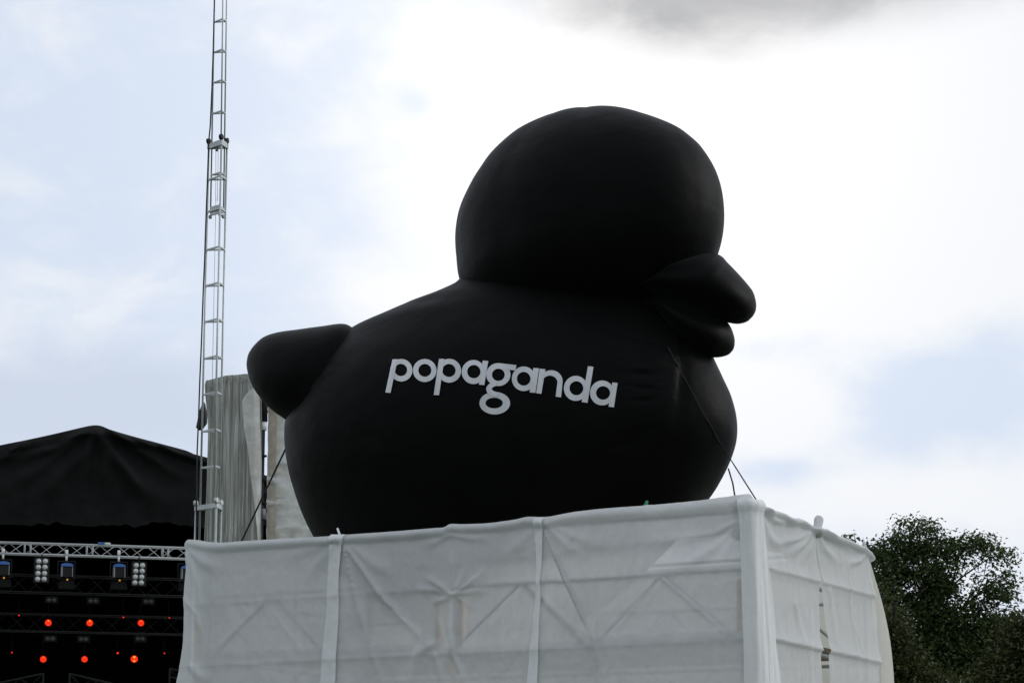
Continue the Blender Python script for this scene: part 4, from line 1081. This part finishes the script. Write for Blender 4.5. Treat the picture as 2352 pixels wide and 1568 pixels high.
# ------------------------------------------------------------------ trees
def tree(label, Y, base_px, lobes, n_clumps, per, leaf, mat, limbs, trunk_r=0.35, seed=1, spread=0.42, cat='tree'):
    rnd = random.Random(seed); b = at(base_px, 1500, Y); b.z = 0
    t = thing('tree', label, cat, b)
    mb = MB(); ctop = at(lobes[0][0], lobes[0][1], Y)
    fork = Vector((b.x, b.y, at(base_px, 1500, Y).z))
    pts = [b, b.lerp(fork, 0.5) + Vector((0.15, 0, 0)), fork, fork.lerp(ctop, 0.5) + Vector((0.2, 0, 0)), ctop]
    mb.path(pts, [trunk_r, trunk_r*0.8, trunk_r*0.65, trunk_r*0.35, 0.04], 10)
    for (lx, ly, lrx, lry, *_) in lobes:
        e = at(lx, ly, Y) + Vector((0, rnd.uniform(-1.5, 1.5), 0))
        s_ = pts[2].lerp(pts[3], rnd.uniform(0, 0.9)) if e.z > fork.z else b.lerp(fork, rnd.uniform(0.6, 1.0))
        m_ = s_.lerp(e, 0.5) + Vector((rnd.uniform(-.3, .3), rnd.uniform(-.3, .3), rnd.uniform(0, .4)))
        mb.path([s_, m_, e], [trunk_r * 0.3, trunk_r * 0.18, 0.025], 6)
        for _ in range(limbs):
            q = m_.lerp(e, rnd.uniform(0.2, 1)); k = e + Vector((rnd.gauss(0, 1) * lrx, rnd.gauss(0, 1) * lrx, rnd.gauss(0, 1) * lry)) * (Y / FPX * 0.55)
            mb.path([q, q.lerp(k, 0.5) + Vector((0, 0, 0.1)), k], [0.035, 0.022, 0.008], 5)
    mb.build('trunk', M['bark'], t)
    vv = []; ff = []
    wts = [l[2] * l[3] * (l[4] if len(l) > 4 else 1) for l in lobes]
    for _ in range(n_clumps):
        l = rnd.choices(lobes, wts)[0]; lx, ly, lrx, lry = l[:4]
        while True:
            a, b_, c = rnd.uniform(-1, 1), rnd.uniform(-1, 1), rnd.uniform(-1, 1); q = a*a + b_*b_ + c*c
            if q < 1 and rnd.random() < 0.25 + 0.75 * q: break
        s_ = Y / FPX
        cc = at(lx, ly, Y) + Vector((a * lrx * s_, b_ * (lrx + lry) / 2 * s_ * 1.1, c * lry * s_))
        if ly < 1440 and (noise.noise(cc * 1.25 + Vector((seed, 0, 0))) < -0.16 or noise.noise(cc * 0.5 + Vector((seed, 5, 0))) < -0.30): continue          # gaps
        for _ in range(per):
            g3 = [max(-1.6, min(1.6, rnd.gauss(0, 1))) for _ in range(3)]; p = cc + Vector((g3[0] * spread, g3[1] * spread, g3[2] * spread * 0.55))
            d = Vector((rnd.gauss(0, 1), rnd.gauss(0, 1), rnd.gauss(-0.35, 0.45))).normalized(); up = Vector((rnd.gauss(0, .5), rnd.gauss(0, .5), 1)).normalized()
            s2 = d.cross(up).normalized(); nn = s2.cross(d)
            L = leaf * rnd.uniform(0.7, 1.35); w = L * 0.32
            k = len(vv)
            vv += [p, p + d * L * 0.45 + s2 * w + nn * 0.02, p + d * L - nn * L * 0.12, p + d * L * 0.45 - s2 * w + nn * 0.02]
            ff += [(k, k+1, k+2), (k, k+2, k+3)]
    obj('crown', vv, ff, M[mat], t, smooth=False)
tree('tall dark leafy tree rising right of the white cloth with sky showing through', 120, 2165,
     [(2105, 1232, 62, 44), (2060, 1262, 60, 40), (2215, 1262, 62, 42), (2265, 1285, 58, 50), (2150, 1290, 90, 55), (2040, 1300, 50, 55), (2250, 1345, 85, 55), (2110, 1350, 90, 60), (2050, 1370, 50, 65, 0.8),
      (2180, 1370, 70, 50, 0.8), (2285, 1395, 55, 40, 0.6), (2300, 1320, 32, 24, 0.6), (2110, 1420, 75, 50), (2200, 1440, 95, 50, 1.1), (2285, 1445, 60, 40), (2140, 1500, 110, 60, 2.0), (2250, 1510, 100, 60, 2.0), (2180, 1590, 160, 70, 1.8), (2330, 1480, 40, 35, 0.6)],
     2500, 26, 0.19, 'leaf', 2, 0.24, 3, 0.34)
tree('small tree top peeping over the white cloth edge, left of the tall tree', 126, 1975,
     [(1962, 1243, 20, 12), (1985, 1252, 20, 14), (2000, 1275, 25, 20), (1990, 1330, 50, 50), (1985, 1430, 70, 70)], 330, 22, 0.20, 'leaf', 4, 0.25, 11, 0.3)
tree('brownish leafy tree filling the bottom right picture corner', 112, 2360,
     [(2345, 1440, 28, 36, 0.7), (2330, 1500, 50, 50), (2310, 1560, 70, 60), (2390, 1480, 60, 70), (2400, 1590, 110, 80)], 620, 26, 0.20, 'leaf2', 4, 0.3, 21)
tree('low brownish tree close behind the billowing cloth edge', 108, 2060,
     [(2040, 1420, 22, 80), (2052, 1490, 30, 60), (2075, 1545, 45, 50), (2060, 1620, 70, 60), (2130, 1600, 80, 60)], 520, 26, 0.19, 'leaf2', 4, 0.25, 31)
